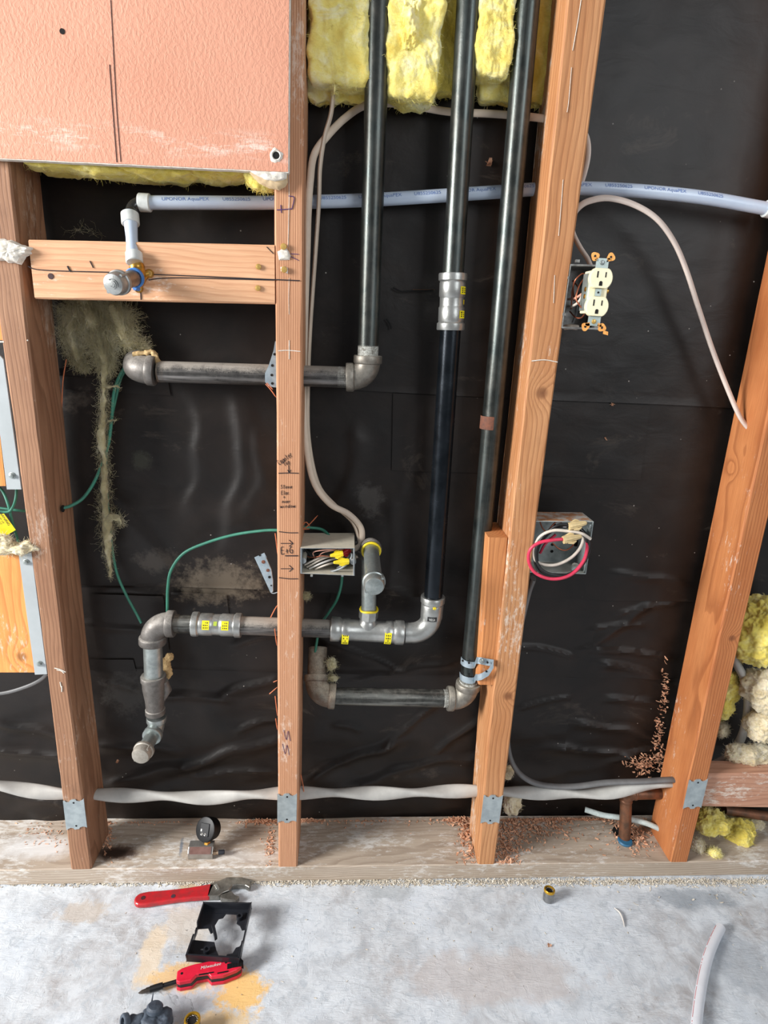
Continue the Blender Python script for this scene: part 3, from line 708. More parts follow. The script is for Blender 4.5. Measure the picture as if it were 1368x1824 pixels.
K = Marks('pencil_line', PENCIL, dw, 'dark plumb line drawn on the paint'); K.line([(197, 0), (203, 110), (208, 200), (215, 288)], r=.0005, Y=YD0-.0003); K.line([(195, 115), (201, 200), (208, 289)], r=.0006, Y=YD0-.0003)
for x, y, r_ in ((111, 56, .0042), (492, 277, .0060)):
    p = P(x, y, YD0)
    mb = MB(); mb.lathe(p+Vector((0, -.0006, 0)), (0, 1, 0), [(0, r_*.8), (.001, r_*.8)], 16); mb.build('screw_hole', HOLE, dw)
    if x < 200: continue
    mb = MB(); vs = []; nn = 28
    for k in range(nn):
        a = k/nn*2*math.pi; q = 1+.35*noise.noise(Vector((math.cos(a)*2, math.sin(a)*2, x)))
        for rr, hh_ in ((r_*.75, -.0004), (r_*1.0, -.002), (r_*1.45*q, -.0001)): vs.append(p+Vector((math.cos(a)*rr, hh_, math.sin(a)*rr)))
    mb.add(vs, [(k*3+j, ((k+1) % nn)*3+j, ((k+1) % nn)*3+j+1, k*3+j+1) for k in range(nn) for j in (0, 1)], True)
    mb.build('hole_rim', WHITE_PLASTER, dw, label='crumbled white rim of a hole')

# ------------------------------------------------------------------ pipes
BLACKP = dusty('old_black_steel', (50, 55, 54), (78, 78, 74), (170, 164, 152), .4, .34, .85, up=.25, scale=30, streak=(140, 140, 5))
BLACKN = dusty('new_black_steel', (24, 29, 34), (36, 41, 47), (120, 120, 118), .12, .24, .7, up=.1, scale=30)
STEELH = dusty('scuffed_steel', (92, 92, 88), (58, 58, 56), (190, 182, 168), .45, .38, .85, up=.2, scale=60, streak=(8, 140, 140))
DARKH = dusty('dark_scuffed_pipe', (84, 82, 80), (58, 57, 56), (186, 178, 166), .6, .45, .7, up=.5, scale=60, streak=(8, 140, 140))
CAST = dusty('cast_fitting', (146, 141, 132), (116, 111, 103), (200, 192, 176), .6, .5, .75, up=.3, scale=80)
CASTD = dusty('dark_cast_fitting', (120, 116, 112), (98, 94, 90), (196, 190, 180), .5, .5, .6, up=.35, scale=90)
GALVP = dusty('galvanised_pipe', (176, 182, 180), (140, 148, 146), (206, 208, 202), .5, .4, .8, up=.1, scale=70)
PRESS = dusty('press_fitting', (176, 177, 174), (154, 155, 152), (196, 190, 180), .3, .34, .8, up=.3, scale=40)
RUSTC = dusty('rusty_cast_fitting', (122, 116, 106), (104, 84, 70), (196, 184, 164), .8, .6, .5, up=.4, scale=60)
YTAPE = plain('yellow_thread_tape', (232, 206, 30), .5)
YLAB = plain('yellow_label', (236, 222, 20), .5, rgb2=(220, 206, 16))
RUST = plain('rust_patch', (120, 72, 52), .8, rgb2=(92, 60, 48), scale=150)
LBLACK = plain('label_black', (24, 24, 26), .6)
LWHITE = plain('label_white', (226, 226, 222), .6)
TWHITE = plain('thread_compound', (206, 208, 202), .7, rgb2=(120, 116, 106), scale=300)
CAPL = dusty('pale_cast_cap', (168, 162, 152), (146, 140, 130), (200, 196, 188), .4, .5, .5, up=.2, scale=150)
R1 = .0168; YP = .05

def tube(name, mat, parent, pts, r, n=28, label=None, **k):
    mb = MB(); mb.sweep(pts, r, n, True, **k); return mb.build(name, mat, parent, label)
def pressfit(mb, a, bq, r, sym=True):
    """press coupling between points a and b: raised beads at each mouth, waist in the middle"""
    a, bq = Vector(a), Vector(bq); L = (bq-a).length; R = r
    pr = [(0, R*1.02), (0, R*1.30), (.002, R*1.34), (L*.12, R*1.33), (L*.13, R*1.24), (L*.15, R*1.18), (L*.17, R*1.22), (L*.40, R*1.22), (L*.42, R*1.15), (L*.44, R*1.14), (L*.56, R*1.14), (L*.58, R*1.15), (L*.60, R*1.22), (L*.83, R*1.22), (L*.85, R*1.18), (L*.87, R*1.24), (L*.88, R*1.33), (L-.002, R*1.34), (L, R*1.30), (L, R*1.02)]
    mb.lathe(a, bq-a, pr, 36); return mb
def band_label(name, parent, c, axis, facing, r, w, ang, mat=None, marks=None, label=None):
    """label wrapped on a pipe: centre c on the axis, half angle ang about direction facing"""
    axis = Vector(axis).normalized(); f = Vector(facing); f = (f-axis*f.dot(axis)).normalized(); g = axis.cross(f); c = Vector(c)
    mb = MB(); n = 10; vs = []
    for i in range(n+1):
        a = -ang+2*ang*i/n; d = f*math.cos(a)+g*math.sin(a)
        vs += [c+d*r-axis*w/2, c+d*r+axis*w/2, c+d*(r+.0004)-axis*w/2, c+d*(r+.0004)+axis*w/2]
    fs = []
    for i in range(n): k = i*4; fs += [(k+2, k+3, k+7, k+6), (k, k+1, k+5, k+4), (k, k+2, k+6, k+4), (k+1, k+3, k+7, k+5)]
    mb.add(vs, fs, True); o = mb.build(name, mat or YLAB, parent, label)
    if marks:
        WL = MB(); rnd = random.Random(int(c.x*1e4)+int(c.z*1e3))
        for k in range(marks[0]):
            for l in range(marks[1]):
                a = -ang*.8+1.6*ang*(k+.5)/marks[0]; u = -w*.38+.76*w*(l+.5)/marks[1]
                if rnd.random() < .2: continue
                da = .62*ang/marks[0]*rnd.uniform(.6, 1); du = .3*w/marks[1]*rnd.uniform(.6, 1)
                q = []
                for aa, uu in ((a-da, u-du), (a+da, u-du), (a+da, u+du*.2), (a-da*.2, u+du)):
                    q.append(c+(f*math.cos(aa)+g*math.sin(aa))*(r+.0007)+axis*uu)
                WL.add(q, [(0, 1, 2, 3)])
        WL.build('print', LBLACK, o)
    return o
TOWARD = Vector((0, -1, 0))
# --- run 1: left vertical pipe, elbow, pipe through stud to a cast elbow in the wall
a0 = P(677, -60, YP); a1 = P(655.5, 628, YP); cr1 = P(654, 672, YP); hx0 = P(606, 672, YP); hx1 = P(285, 662, YP)
run1 = thing('gas_pipe', (a1.x, YP, P(654, 690, YP).z), 'left black vertical pipe turning left at a cast elbow behind the handwritten stud', 'pipe')
e1 = MB(); ea, eb = elbow(e1, a1, cr1, hx0, .024, R1*1.22, R1*1.38, .009); e1.build('elbow', CAST, run1)
tube('vertical_pipe', BLACKP, run1, [a0, a1.lerp(a0, .5), a1.lerp(a0, .02)], R1)
mb = MB(); threads(mb, ea-Vector((0, 0, .002)), a0-a1, R1, 9); mb.build('thread', TWHITE, run1, label='white threads with joint compound')
lc = P(233, 656, YP)
tube('horizontal_pipe', DARKH, run1, [eb+(eb-hx1).normalized()*.004, eb.lerp(hx1, .5), hx1], R1)
mb = MB(); threads(mb, eb-Vector((.0135, 0, 0)), (1, 0, 0), R1, 7); mb.build('thread', TWHITE, run1)
mb = MB(); threads(mb, hx1-Vector((.003, 0, 0)), (1, 0, 0), R1, 6); mb.build('thread', RUSTC, run1)
e2 = MB(); elbow(e2, hx1, lc+Vector((.004, 0, 0)), lc+Vector((.004, .12, .018)), .024, R1*1.3, R1*1.42, .009); e2.build('elbow', CASTD, run1)

# --- run 2: middle pipe with press fittings, tee, branches
run2 = thing('gas_pipe', (P(770, 1050, YP).x, YP, P(770, 1140, YP).z), 'middle black vertical pipe with silver press fittings, a tee and two capped stubs', 'pipe')
v0 = P(838, -60, YP); v1 = P(807, 487, YP); v2 = P(802.5, 588, YP); v3 = P(771.5, 1062, YP)
tube('upper_pipe', BLACKP, run2, [v0, v0.lerp(v1, .5), v1+(v2-v1)*.1], R1)
mb = MB(); pressfit(mb, v1, v2, R1); cpl = mb.build('press_coupling', PRESS, run2, label='silver grey press coupling')
ax = v2-v1
for t in (.30, .72): band_label('yellow_label', cpl, v1+ax*t, ax, (.75, -.62, 0), R1*1.225, .0115, .36, marks=(2, 3))
band_label('green_mark', cpl, v1+ax*.5, ax, (.9, -.4, 0), R1*1.15, .007, .12, YTAPE)
tube('lower_pipe', BLACKN, run2, [v2+(v1-v2)*.1, v2.lerp(v3, .5), v3+(v3-v2).normalized()*.004], R1, label='glossy black pipe')
ecn = P(766, 1127, YP); tl_, tr_ = P(589, 1120, YP), P(719, 1127, YP)
mb = MB()
el_in = v3; d_in = (v3-ecn).normalized(); d_out = (tr_-ecn).normalized()
ar = arc(v3, ecn, tr_, .034, 16)
mb.sweep(ar, R1*1.14, 30)
mb.lathe(v3, ar[0]-v3, [(0, R1*1.03), (0, R1*1.28), (.001, R1*1.32), (.011, R1*1.32), (.0125, R1*1.2), (.015, R1*1.17), (.0165, R1*1.22), ((ar[0]-v3).length+.002, R1*1.2), ((ar[0]-v3).length+.006, R1*1.12)], 34)
mb.lathe(ar[-1]-d_out*.002, d_out, [(0, R1*1.12), ((tr_-ar[-1]).length, R1*1.14)], 30)
pe = mb.build('press_elbow', PRESS, run2, label='silver grey press elbow')
fa = v3.lerp(ar[0], .9)
lb = band_label('maker_label', pe, v3+(ar[0]-v3)*.93, ar[0]-v3, (-.08, -1, 0), R1*1.225, .0085, .42, LBLACK, label='small black maker label')
axl = (v3-ar[0]).normalized()
mb = MB(); vs, fs = textmesh('VIEGA', .0068); wmax = max(p.x for p in vs); cc_ = v3+(ar[0]-v3)*.93
rl = R1*1.225+.0009; fcd = Vector((-.08, -1, 0)); fcd = (fcd-axl*fcd.dot(axl)).normalized(); gd = axl.cross(fcd)
sg = 1 if gd.x > 0 else -1
mb.add([cc_+(fcd*math.cos((p.x-wmax/2)*.62/rl)+gd*sg*math.sin((p.x-wmax/2)*.62/rl))*rl+axl*(p.y-.0023) for p in vs], fs); mb.build('lettering', LWHITE, lb)
mb = MB(); p = v3+(ar[0]-v3)*.35+Vector((.001, -R1*1.335, 0))
for k in range(5):
    a = k*1.26; mb.sweep([p, p+Vector((math.cos(a)*.0035, 0, math.sin(a)*.003))], .0011, 6)
mb.build('paint_mark', YTAPE, pe, label='yellow paint dab')
# tee body
mb = MB(); dT = tl_-tr_; L = dT.length
prof = [(0, R1), (0, R1*1.30), (.0015, R1*1.36), (.016, R1*1.34), (.018, R1*1.24), (.021, R1*1.2), (.022, R1*1.24), (.034, R1*1.26), (.036, R1*1.18)]
prof += [(L-t, r) for t, r in reversed(prof)]
mb.lathe(tr_, dT, prof, 36)
bc = P(654, 1124, YP); bt = P(657, 1088, YP); bu = (bt-bc).normalized()
mb.lathe(bc, bu, [(0, .018), (R1*1.0, .0175), (R1*1.3, .0155), (R1*1.45, .0145), (R1*1.7, .0143)], 30)
mb.lathe(bc+bu*(R1*1.55), bu, [(0, .0145), (.0005, .0172), (.004, .0176), (.0165, .0176), (.018, .0158)], 6 if False else 8)
tee = mb.build('press_tee', PRESS, run2, label='silver grey press tee')
dTn = dT.normalized()
for px in (615, 690): band_label('yellow_label', tee, P(px, 1127, YP), dTn, (0, -1, -.15), R1*1.27, .0125, .62, marks=(4, 3))
# branch riser and forward stub
rt = P(657, 975, YP); ring1 = bc+bu*(R1*1.55+.018)
tube('riser_nipple', GALVP, run2, [ring1-bu*.004, ring1.lerp(rt, .5), rt], .0134)
mb = MB(); mb.sweep([ring1+Vector((math.cos(a)*.0155, math.sin(a)*.0155, .001*math.sin(a*3))) for a in [k/24*2*math.pi for k in range(25)]], .0021, 8); mb.build('thread_tape', YTAPE, run2, label='yellow thread tape')
cap1 = P(667, 1046, -.105); ecor = P(660, 968, YP)
capd = (cap1-ecor).normalized()
mb = MB(); s_end = ecor+capd*.026
elbow(mb, rt-Vector((0, 0, .01)), ecor, ecor+capd*.1, .019, .0165, .0188, .007); mb.build('elbow', CASTD, run2)
mb = MB(); u_ = capd.orthogonal().normalized(); w_ = capd.cross(u_)
mb.sweep([s_end+capd*.004+(u_*math.cos(a)+w_*math.sin(a))*.0152 for a in [k/24*2*math.pi for k in range(25)]], .0023, 8); mb.build('thread_tape', YTAPE, run2, label='yellow thread tape')
tube('stub_nipple', GALVP, run2, [s_end, s_end.lerp(cap1, .5), cap1-capd*.014], .0134)
def pipecap(name, mat, parent, face, d, r, rib=True, label=None):
    """cap whose rounded face is at point face, looking along d"""
    d = Vector(d).normalized(); face = Vector(face)
    mb = MB(); mb.lathe(face-d*.022, d, [(0, r*.8), (0, r*1.06), (.001, r*1.1), (.006, r*1.1), (.0072, r*1.0), (.017, r*.98), (.0205, r*.88), (.022, r*.6), (.0224, 0.0001)], 32)
    if rib:
        u = d.orthogonal().normalized(); w = d.cross(u)
        for q in (u, -u):
            c = face-d*.011+q*r*1.02
            mb.sweep([c-d*.008, c+d*.006], .0021, 8)
    return mb.build(name, mat, parent, label)
pipecap('cap', GALVP, run2, cap1, capd, .0165)
# horizontal left part
cl, cr2 = P(343, 1111.5, YP), P(430, 1114, YP)
ecc = P(271.5, 1111, YP); hL = P(303, 1111, YP); vD = P(272, 1150, YP)
tube('crossing_pipe', DARKH, run2, [tl_-dT.normalized()*-.0+(tr_-tl_).normalized()*.006, tl_.lerp(cr2, .5), cr2+(cl-cr2)*.1], R1, label='dusty dark pipe behind the stud')
mb = MB(); pressfit(mb, cl, cr2, R1); cp2 = mb.build('press_coupling', PRESS, run2, label='silver grey press coupling')
axc = (cr2-cl)
for t in (.31, .70): band_label('yellow_label', cp2, cl+axc*t, axc, (0, -.9, .38), R1*1.225, .0125, .40, marks=(3, 3))
band_label('green_mark', cp2, cl+axc*.5, axc, (0, -.8, .5), R1*1.15, .006, .2, plain('green_mark', (170, 190, 60), .6))
tube('short_pipe', STEELH, run2, [cl+(cr2-cl)*.1, cl.lerp(hL, .5), hL], R1)
mb = MB(); ex, ey = elbow(mb, hL, ecc, vD, .028, R1*1.24, R1*1.44, .010); mb.build('elbow', CASTD, run2, label='dusty brown cast elbow')
mb = MB(); threads(mb, ex-Vector((.002, 0, 0)), (1, 0, 0), R1*1.0, 6); mb.build('thread', RUSTC, run2)
n0 = ey; n1 = P(274, 1212, YP)
tube('galvanised_nipple', GALVP, run2, [n0+(n0-n1).normalized()*.003, n0.lerp(n1, .5), n1], R1*.99)
mb = MB(); dn = (P(277, 1272, YP)-P(273, 1204, YP)); Ld = dn.length
mb.lathe(P(273, 1203, YP), dn, [(0, R1*.9), (0, R1*1.30), (.0015, R1*1.36), (.010, R1*1.36), (.0115, R1*1.25), (Ld*.35, R1*1.22), (Ld*.62, R1*1.04), (Ld*.86, R1*.98), (Ld*.88, R1*1.08), (Ld-.001, R1*1.09), (Ld, R1*1.02), (Ld, R1*.7)], 34)
mb.sweep([P(291, 1215, YP)+Vector((0, .004, 0)), P(296, 1232, YP)+Vector((.0, .006, 0)), P(289, 1250, YP)+Vector((0, .004, 0))], [.008, .009, .004], 14)
mb.build('reducing_coupling', CASTD, run2, label='dark reducing coupling')
g0 = P(278.5, 1268, YP); gc = P(279, 1297, YP); capb = P(249, 1349, -.030); dcap = (capb-gc).normalized()
mb = MB(); elbow(mb, g0, gc, capb, .016, .0152, .0180, .008); mb.build('street_elbow', GALVP, run2, label='bright galvanised street elbow')
tube('stub_nipple', GALVP, run2, [gc+dcap*.02, gc+dcap*.05, capb-dcap*.012], .0125)
pipecap('cap', CAPL, run2, capb, dcap, .0168)

# --- run 3: right pipe down to elbow and left to a cast elbow into the wall
run3 = thing('gas_pipe', (P(838, 1200, YP).x, YP, P(828, 1262, YP).z), 'right black vertical pipe with a rust ring, strapped near its bottom elbow', 'pipe')
r0 = P(946, -60, YP); r1 = P(836, 1205, YP); rc_ = P(830, 1245, YP); rh = P(795, 1244, YP); rl_ = P(592, 1240, YP)
mid = P(902, 460, YP); mid2 = P(863, 900, YP)
tube('vertical_pipe', BLACKP, run3, [r0, mid, mid2, r1+Vector((0, 0, .002))], R1)
mb = MB(); p = P(873, 752, YP); dd = (mid-mid2).normalized(); mb.lathe(p-dd*.011, dd, [(0, R1*1.0), (.001, R1*1.012), (.021, R1*1.012), (.022, R1)], 28, False); mb.build('rust_patch', RUST, run3, label='rusty brown ring')
mb = MB(); fa_, fb_ = elbow(mb, r1, rc_, rh, .026, R1*1.24, R1*1.42, .009); mb.build('elbow', RUSTC if False else CAST, run3)
mb = MB(); threads(mb, fa_-(r0-r1).normalized()*.001, r0-r1, R1*1.02, 3); threads(mb, fb_+Vector((-.008, 0, 0)), (1, 0, 0), R1*1.02, 4); mb.build('thread', TWHITE, run3, label='white pipe dope')
tube('horizontal_pipe', STEELH, run3, [fb_+Vector((.004, 0, 0)), fb_.lerp(rl_, .5), rl_], R1)
lc3 = P(563, 1238, YP)
mb = MB(); up3 = Vector((0, .055, .07)); elbow(mb, rl_, lc3, lc3+up3, .026, R1*1.28, R1*1.42, .009); mb.build('elbow', RUSTC, run3)
tube('stub_pipe', RUSTC, run3, [lc3+up3*.35, lc3+up3*.8, lc3+up3*1.0], R1*1.08)

# pipe straps
STRAP = plain('perforated_strap', (176, 190, 198), .4, .5, rgb2=(150, 166, 176), scale=90)
def strap(mb, pts, w, wd, th=.0009, holes=None):
    """flat strip along pts, width w in direction wd"""
    pts = [Vector(p) for p in pts]; wd = Vector(wd).normalized(); vs = []
    for i, p in enumerate(pts):
        t = (pts[min(i+1, len(pts)-1)]-pts[max(i-1, 0)]).normalized(); n_ = t.cross(wd).normalized()
        vs += [p-wd*w/2-n_*th/2, p+wd*w/2-n_*th/2, p+wd*w/2+n_*th/2, p-wd*w/2+n_*th/2]
    m_ = len(pts); mb.add(vs, [(i*4+k, i*4+(k+1) % 4, (i+1)*4+(k+1) % 4, (i+1)*4+k) for i in range(m_-1) for k in range(4)]+[(0, 1, 2, 3), tuple(range(m_*4-4, m_*4))]); return mb
st_ = thing('pipe_strap', P(852, 1185, .02), 'galvanised perforated strap wrapped round the right pipe above its bottom elbow', 'strap')
c1 = P(838, 1176, YP); c2 = P(836, 1203, YP)
def wrap(c, r, a0, a1, n=14): return [c+Vector((math.cos(a)*r, math.sin(a)*r, 0)) for a in [a0+(a1-a0)*k/n for k in range(n+1)]]
mb = MB(); top = wrap(c1, R1+.0012, math.radians(175), math.radians(285)); endp = P(878, 1166+18, .0)
strap(mb, top+[P(849, 1176, .012), P(852, 1176.5, .001), P(857, 1177, -.003), P(866, 1179, -.001), P(879, 1181, -.004)], .0135, (0, 0, 1)); mb.build('upper_strip', STRAP, st_)
mb = MB(); bot = wrap(c2, R1+.0014, math.radians(175), math.radians(290)); strap(mb, bot+[P(848, 1206, .012), P(851, 1207, .001), P(858, 1205, -.004), P(870, 1198, -.006), P(879, 1184, -.007)], .0135, (-.1, 0, 1)); mb.build('lower_strip', STRAP, st_)
for px, py in ((824, 1176), (835, 1180), (868, 1179), (824, 1198), (835, 1204), (866, 1195)):
    p = P(px, py, .031 if px < 850 else -.005); mb = MB(); mb.lathe(p, (.1, -1, -.2), [(0, .0018), (.0025, .0018)], 10); mb.build('strap_hole', HOLE, st_)
mb = MB(); mb.lathe(P(858, 1177, -.003), (.1, -1, 0), [(0, .005), (.002, .0048), (.0035, .003), (.0036, .0001)], 14); mb.build('bolt', GALVP, st_)

t_ = thing('pipe_strap', P(480, 690, .03), 'galvanised perforated strap behind the upper horizontal pipe at the left of the handwritten stud', 'strap')
mb = MB(); poly = [P(490, 608, .02), P(487, 625, .02), P(479, 650, .02), P(472, 665, .02), P(472, 680, .02), P(478, 688, .02), P(489, 690, .02)]
mb.prism([p for p in poly]+[P(494, 690, .02), P(494, 608, .02)], (0, .0015, 0)); mb.build('strip', STRAP, t_)
for px, py in ((489, 631), (485, 651), (484, 668), (485, 683)): mb = MB(); mb.lathe(P(px, py, .0198), (0, -1, 0), [(0, .0021), (.0004, .0021)], 10); mb.build('strap_hole', HOLE, t_)

br_ = thing('metal_bracket', P(488, 1057, .03), 'loose bent galvanised bracket dangling left of the handwritten stud above the pipe coupling', 'bracket')
mb = MB(); q = lambda x, y, Y=.03: P(x, y, Y)
mb.prism([q(453, 993), q(470, 985), q(473, 992), q(483, 1015), q(486, 1034), q(486, 1054), q(482, 1056), q(470, 1030), q(461, 1010)], (.0006, .0016, 0))
mb.prism([q(470, 985), q(474, 993), q(474, 993, .042), q(470, 985, .042)], (.001, 0, 0)); mb.build('plate', STRAP, br_)
for px, py, r_ in ((463, 989, .002), (480, 1028, .0024), (483, 1043, .0014)): mb = MB(); mb.lathe(P(px, py, .0297), (0, -1, 0), [(0, r_), (.0004, r_)], 10); mb.build('bracket_hole', HOLE, br_)
for px, py, r_ in ((469, 1001, .0034), (477, 1016, .003)): mb = MB(); mb.lathe(P(px, py, .0295), (0, -1, 0), [(0, r_), (.0008, r_*.8), (.001, .0001)], 9); mb.build('rust_spot', RUST, br_, label='rusty torn patch')
mb = MB(); mb.sweep(smoothpath([q(483, 1056), q(488, 1057), q(494, 1055)], 4), .0009, 6); mb.build('tie_wire', STRAP, br_)

# ------------------------------------------------------------------ pex water line
PEXB = plain('milky_pex', (194, 206, 222), .35, rgb2=(180, 194, 214), scale=8, coat=.2); PEXB.node_tree.nodes['Principled BSDF'].inputs['Subsurface Weight'].default_value = .25
PEXB.node_tree.nodes['Principled BSDF'].inputs['Subsurface Radius'].default_value = (.004, .004, .005)
RINGW = plain('white_plastic_ring', (214, 218, 216), .4)
POLYB = plain('black_plastic_fitting', (40, 40, 42), .22)
BLUEINK = plain('blue_print', (100, 128, 186), .6)
TAPEB = plain('blue_thread_tape', (60, 120, 190), .5)
pex = thing('pex_water_pipe', (P(250, 500, .02).x, .05, P(250, 540).z), 'milky blue-white water tube crossing both middle studs from a black elbow at its left', 'pipe')
YX = .062
pp = [P(x, y, Yv) for x, y, Yv in ((262, 361, .045), (360, 361, .056), (480, 361, .074), (640, 357, .081), (780, 349, .081), (900, 341, .081), (960, 337, .076), (1060, 336, .058), (1160, 342, .056), (1260, 353, .058), (1362, 371, .06))]
path = smoothpath(pp, 10); RX = .0098
mb = MB(); mb.sweep(path, RX, 24); tb = mb.build('tube', PEXB, pex)
# printing that follows the tube
cum = [0]
for i in range(1, len(path)): cum.append(cum[-1]+(path[i]-path[i-1]).length)
def on_path(s_, v_):
    i = 0
    while i < len(cum)-2 and cum[i+1] < s_: i += 1
    t = (s_-cum[i])/(cum[i+1]-cum[i]); p = path[i].lerp(path[i+1], t); T = (path[i+1]-path[i]).normalized()
    view = (CAM-p).normalized(); view = Vector((view.x*0, -1, .05)); f = (view-T*view.dot(T)).normalized(); up = f.cross(T)
    if up.z < 0: up = -up
    a = v_/RX; return p+(f*math.cos(a)+up*math.sin(a))*(RX+.0003)
s_ = .022; k = 0
while s_ < cum[-1]-.03:
    txt = ('UPONOR AquaPEX', 'U8552506 25')[k % 2].replace('6 25', '625'); vs, fs = textmesh(txt, .0072)
    sx_ = 1.12
    if max(p.x for p in vs)*sx_+s_ > cum[-1]-.008: break
    mb = MB(); mb.add([on_path(s_+p.x*sx_, p.y+.0008) for p in vs], fs); mb.build('blue_print', BLUEINK, tb, label='blue lettering'); s_ += max(p.x for p in vs)*sx_+.019; k += 1
def ring(mb, c, d, r, L, chf=.0012): mb.lathe(Vector(c)-Vector(d).normalized()*L/2, d, [(0, r*.85), (0, r-chf), (chf, r), (L-chf, r), (L, r-chf), (L, r*.85)], 28); return mb
ring(MB(), P(258, 361, .045), (1, 0, 0), .0128, .017).build('expansion_ring', RINGW, pex)
pc = P(235, 364, .036)
mb = MB(); elbow(mb, P(258, 362, .045), P(236, 362, .042), P(233, 392, .030), .013, .0088, .0100, .004); mb.build('elbow', POLYB, pex, label='black plastic elbow')
v_a, v_b = P(231.5, 380, .026), P(238, 468, -.006)
dv = (v_b-v_a).normalized()
tube('drop_tube', PEXB, pex, [v_a, v_a.lerp(v_b, .25), v_a.lerp(v_b, .5), v_a.lerp(v_b, .75), v_b], [.0108, .0092, .0082, .0088, .0104], 24)
ring(MB(), P(232, 390, .024), dv, .0126, .017).build('expansion_ring', RINGW, pex)
ring(MB(), P(239, 459, -.006), dv, .0118, .015).build('expansion_ring', RINGW, pex)
mb = MB(); eb0 = P(240, 466, -.008); ec0 = P(250, 492, -.012)
elbow(mb, eb0, ec0, P(224, 500, -.05), .010, .0098, .0108, .004)
for p in (P(266, 487, -.003), P(247, 514, -.003)):
    mb.lathe(p, (0, 1, 0), [(-.002, .0052), (-.0012, .006), (.003, .006)], 18); mb.sweep([ec0+Vector((0, .006, 0)), p], [.008, .004], 10)
mb.build('drop_ear_elbow', BRASS, pex, label='brass drop-ear elbow')
for p in (P(266, 487, -.0055), P(247, 514, -.0055)):
    mb = MB(); mb.lathe(p, (0, -1, 0), [(0, .0042), (.0016, .003), (.0018, .0001)], 14); mb.build('screw', GOLDSCREW, pex)
na, nb_ = P(243, 494, -.024), P(200, 507, -.088); dnn = (nb_-na).normalized()
mb = MB(); u_ = dnn.orthogonal().normalized(); w_ = dnn.cross(u_)
for o_ in (0, .003): mb.sweep([na+dnn*(.004+o_)+(u_*math.cos(a)+w_*math.sin(a))*(.0122) for a in [k/24*2*math.pi for k in range(25)]], .0017, 6)
mb.sweep([P(247, 515, -.02), P(240, 513, -.03), P(236, 512, -.03)], [.003, .0035, .001], 8)
mb.build('thread_tape', TAPEB, pex, label='bright blue thread tape')
BRUSH = dusty('brushed_nipple', (150, 138, 126), (120, 110, 100), (196, 190, 184), .2, .32, .9, up=.1, scale=40)
tube('stub_nipple', BRUSH, pex, [na, na.lerp(nb_, .5), nb_-dnn*.012], .0112)
CAPG = dusty('bright_cap', (168, 170, 168), (146, 150, 150), (210, 212, 212), .3, .4, .7, up=.1, scale=150)
pipecap('cap', CAPG, pex, nb_, dnn, .0150)
mb = MB(); cpx = nb_+dnn*.0008
for k in range(3):
    pts = [cpx+(u_*math.cos(a)+w_*math.sin(a))*(.003+.0022*k) for a in [j/10*math.pi+k for j in range(9)]]; mb.sweep(pts, .0006, 5)
mb.build('cast_mark', CAPG, pex)
ring(MB(), P(1372, 373, .06), (1, 0, -.12), .0128, .018).build('expansion_ring', RINGW, pex)

# ------------------------------------------------------------------ cables
CREAM = plain('cream_cable_jacket', (214, 196, 176), .5, rgb2=(198, 180, 162), scale=20)
CREAMW = plain('white_cable_jacket', (222, 206, 194), .45, rgb2=(206, 190, 180), scale=20)
GREYC = plain('grey_cable_jacket', (188, 186, 180), .5, rgb2=(160, 158, 154), scale=14)
GREYD = plain('dark_grey_cable_jacket', (112, 112, 112), .5, rgb2=(92, 92, 92), scale=20)
GREEN = plain('green_ground_wire', (58, 128, 106), .5, rgb2=(46, 110, 92), scale=40)
def cable(name, pts, r, mat, label, cat='cable', sq=1, tw=0, sub=10, n=14, group=None, up=None):
    w = [P(*p) for p in pts]; mb = MB(); mb.sweep(smoothpath(w, sub), r, n, True, sq=sq, tw=tw, up=up)
    return mb.build(name, mat, None, label, cat, group)
cable('electrical_cable', [(592, 120, .06), (594, 150, .07), (590, 200, .07), (578, 245, .066), (570, 300, .062), (568, 360, .061), (562, 450, .066), (553, 580, .078), (549, 680, .088), (550, 780, .08), (567, 862, .075), (600, 903, .07), (628, 930, .065), (640, 962, .06), (640, 988, .058), (622, 992, .05)], .0052,
      CREAM, 'cream cable dropping straight from the yellow insulation beside the handwritten stud', sq=.62, group=None)
cable('electrical_cable', [(992, 217, .05), (960, 210, .06), (880, 203, .086), (800, 199, .09), (740, 189, .09), (695, 184, .09), (650, 188, .09), (615, 210, .085), (585, 240, .07), (560, 275, .062), (553, 320, .05), (549, 380, .05), (547, 450, .054), (543, 580, .066), (541, 680, .078), (543, 760, .070), (556, 850, .062), (585, 895, .06), (620, 915, .06), (640, 935, .06), (645, 952, .056), (641, 972, .055), (624, 980, .05)], .0054,
      CREAM, 'cream cable crossing behind the three black pipes then down by the handwritten stud', sq=.62)
cable('electrical_cable', [(1035, 225, .07), (1046, 250, .06), (1047, 280, .055), (1038, 318, .06), (1025, 350, .07)], .0045, CREAMW, 'short white cable curving out from the right edge of the outlet stud at the top', sq=.6)
cable('electrical_cable', [(1015, 392, .06), (1030, 370, .05), (1050, 358, .045), (1085, 353, .04), (1130, 365, .04), (1170, 390, .04), (1200, 430, .045), (1222, 480, .05), (1243, 545, .055), (1268, 620, .06), (1295, 690, .058), (1318, 742, .052), (1338, 767, .048), (1352, 772, .048)], .0053, CREAMW, 'white cable looping from the outlet stud down into the far right stud', sq=.62)
cable('electrical_cable', [(1018, 395, .07), (1022, 418, .05), (1034, 442, .04), (1046, 460, .035), (1052, 474, .03)], .0048, CREAMW, 'white cable entering the top of the receptacle box', sq=.62)
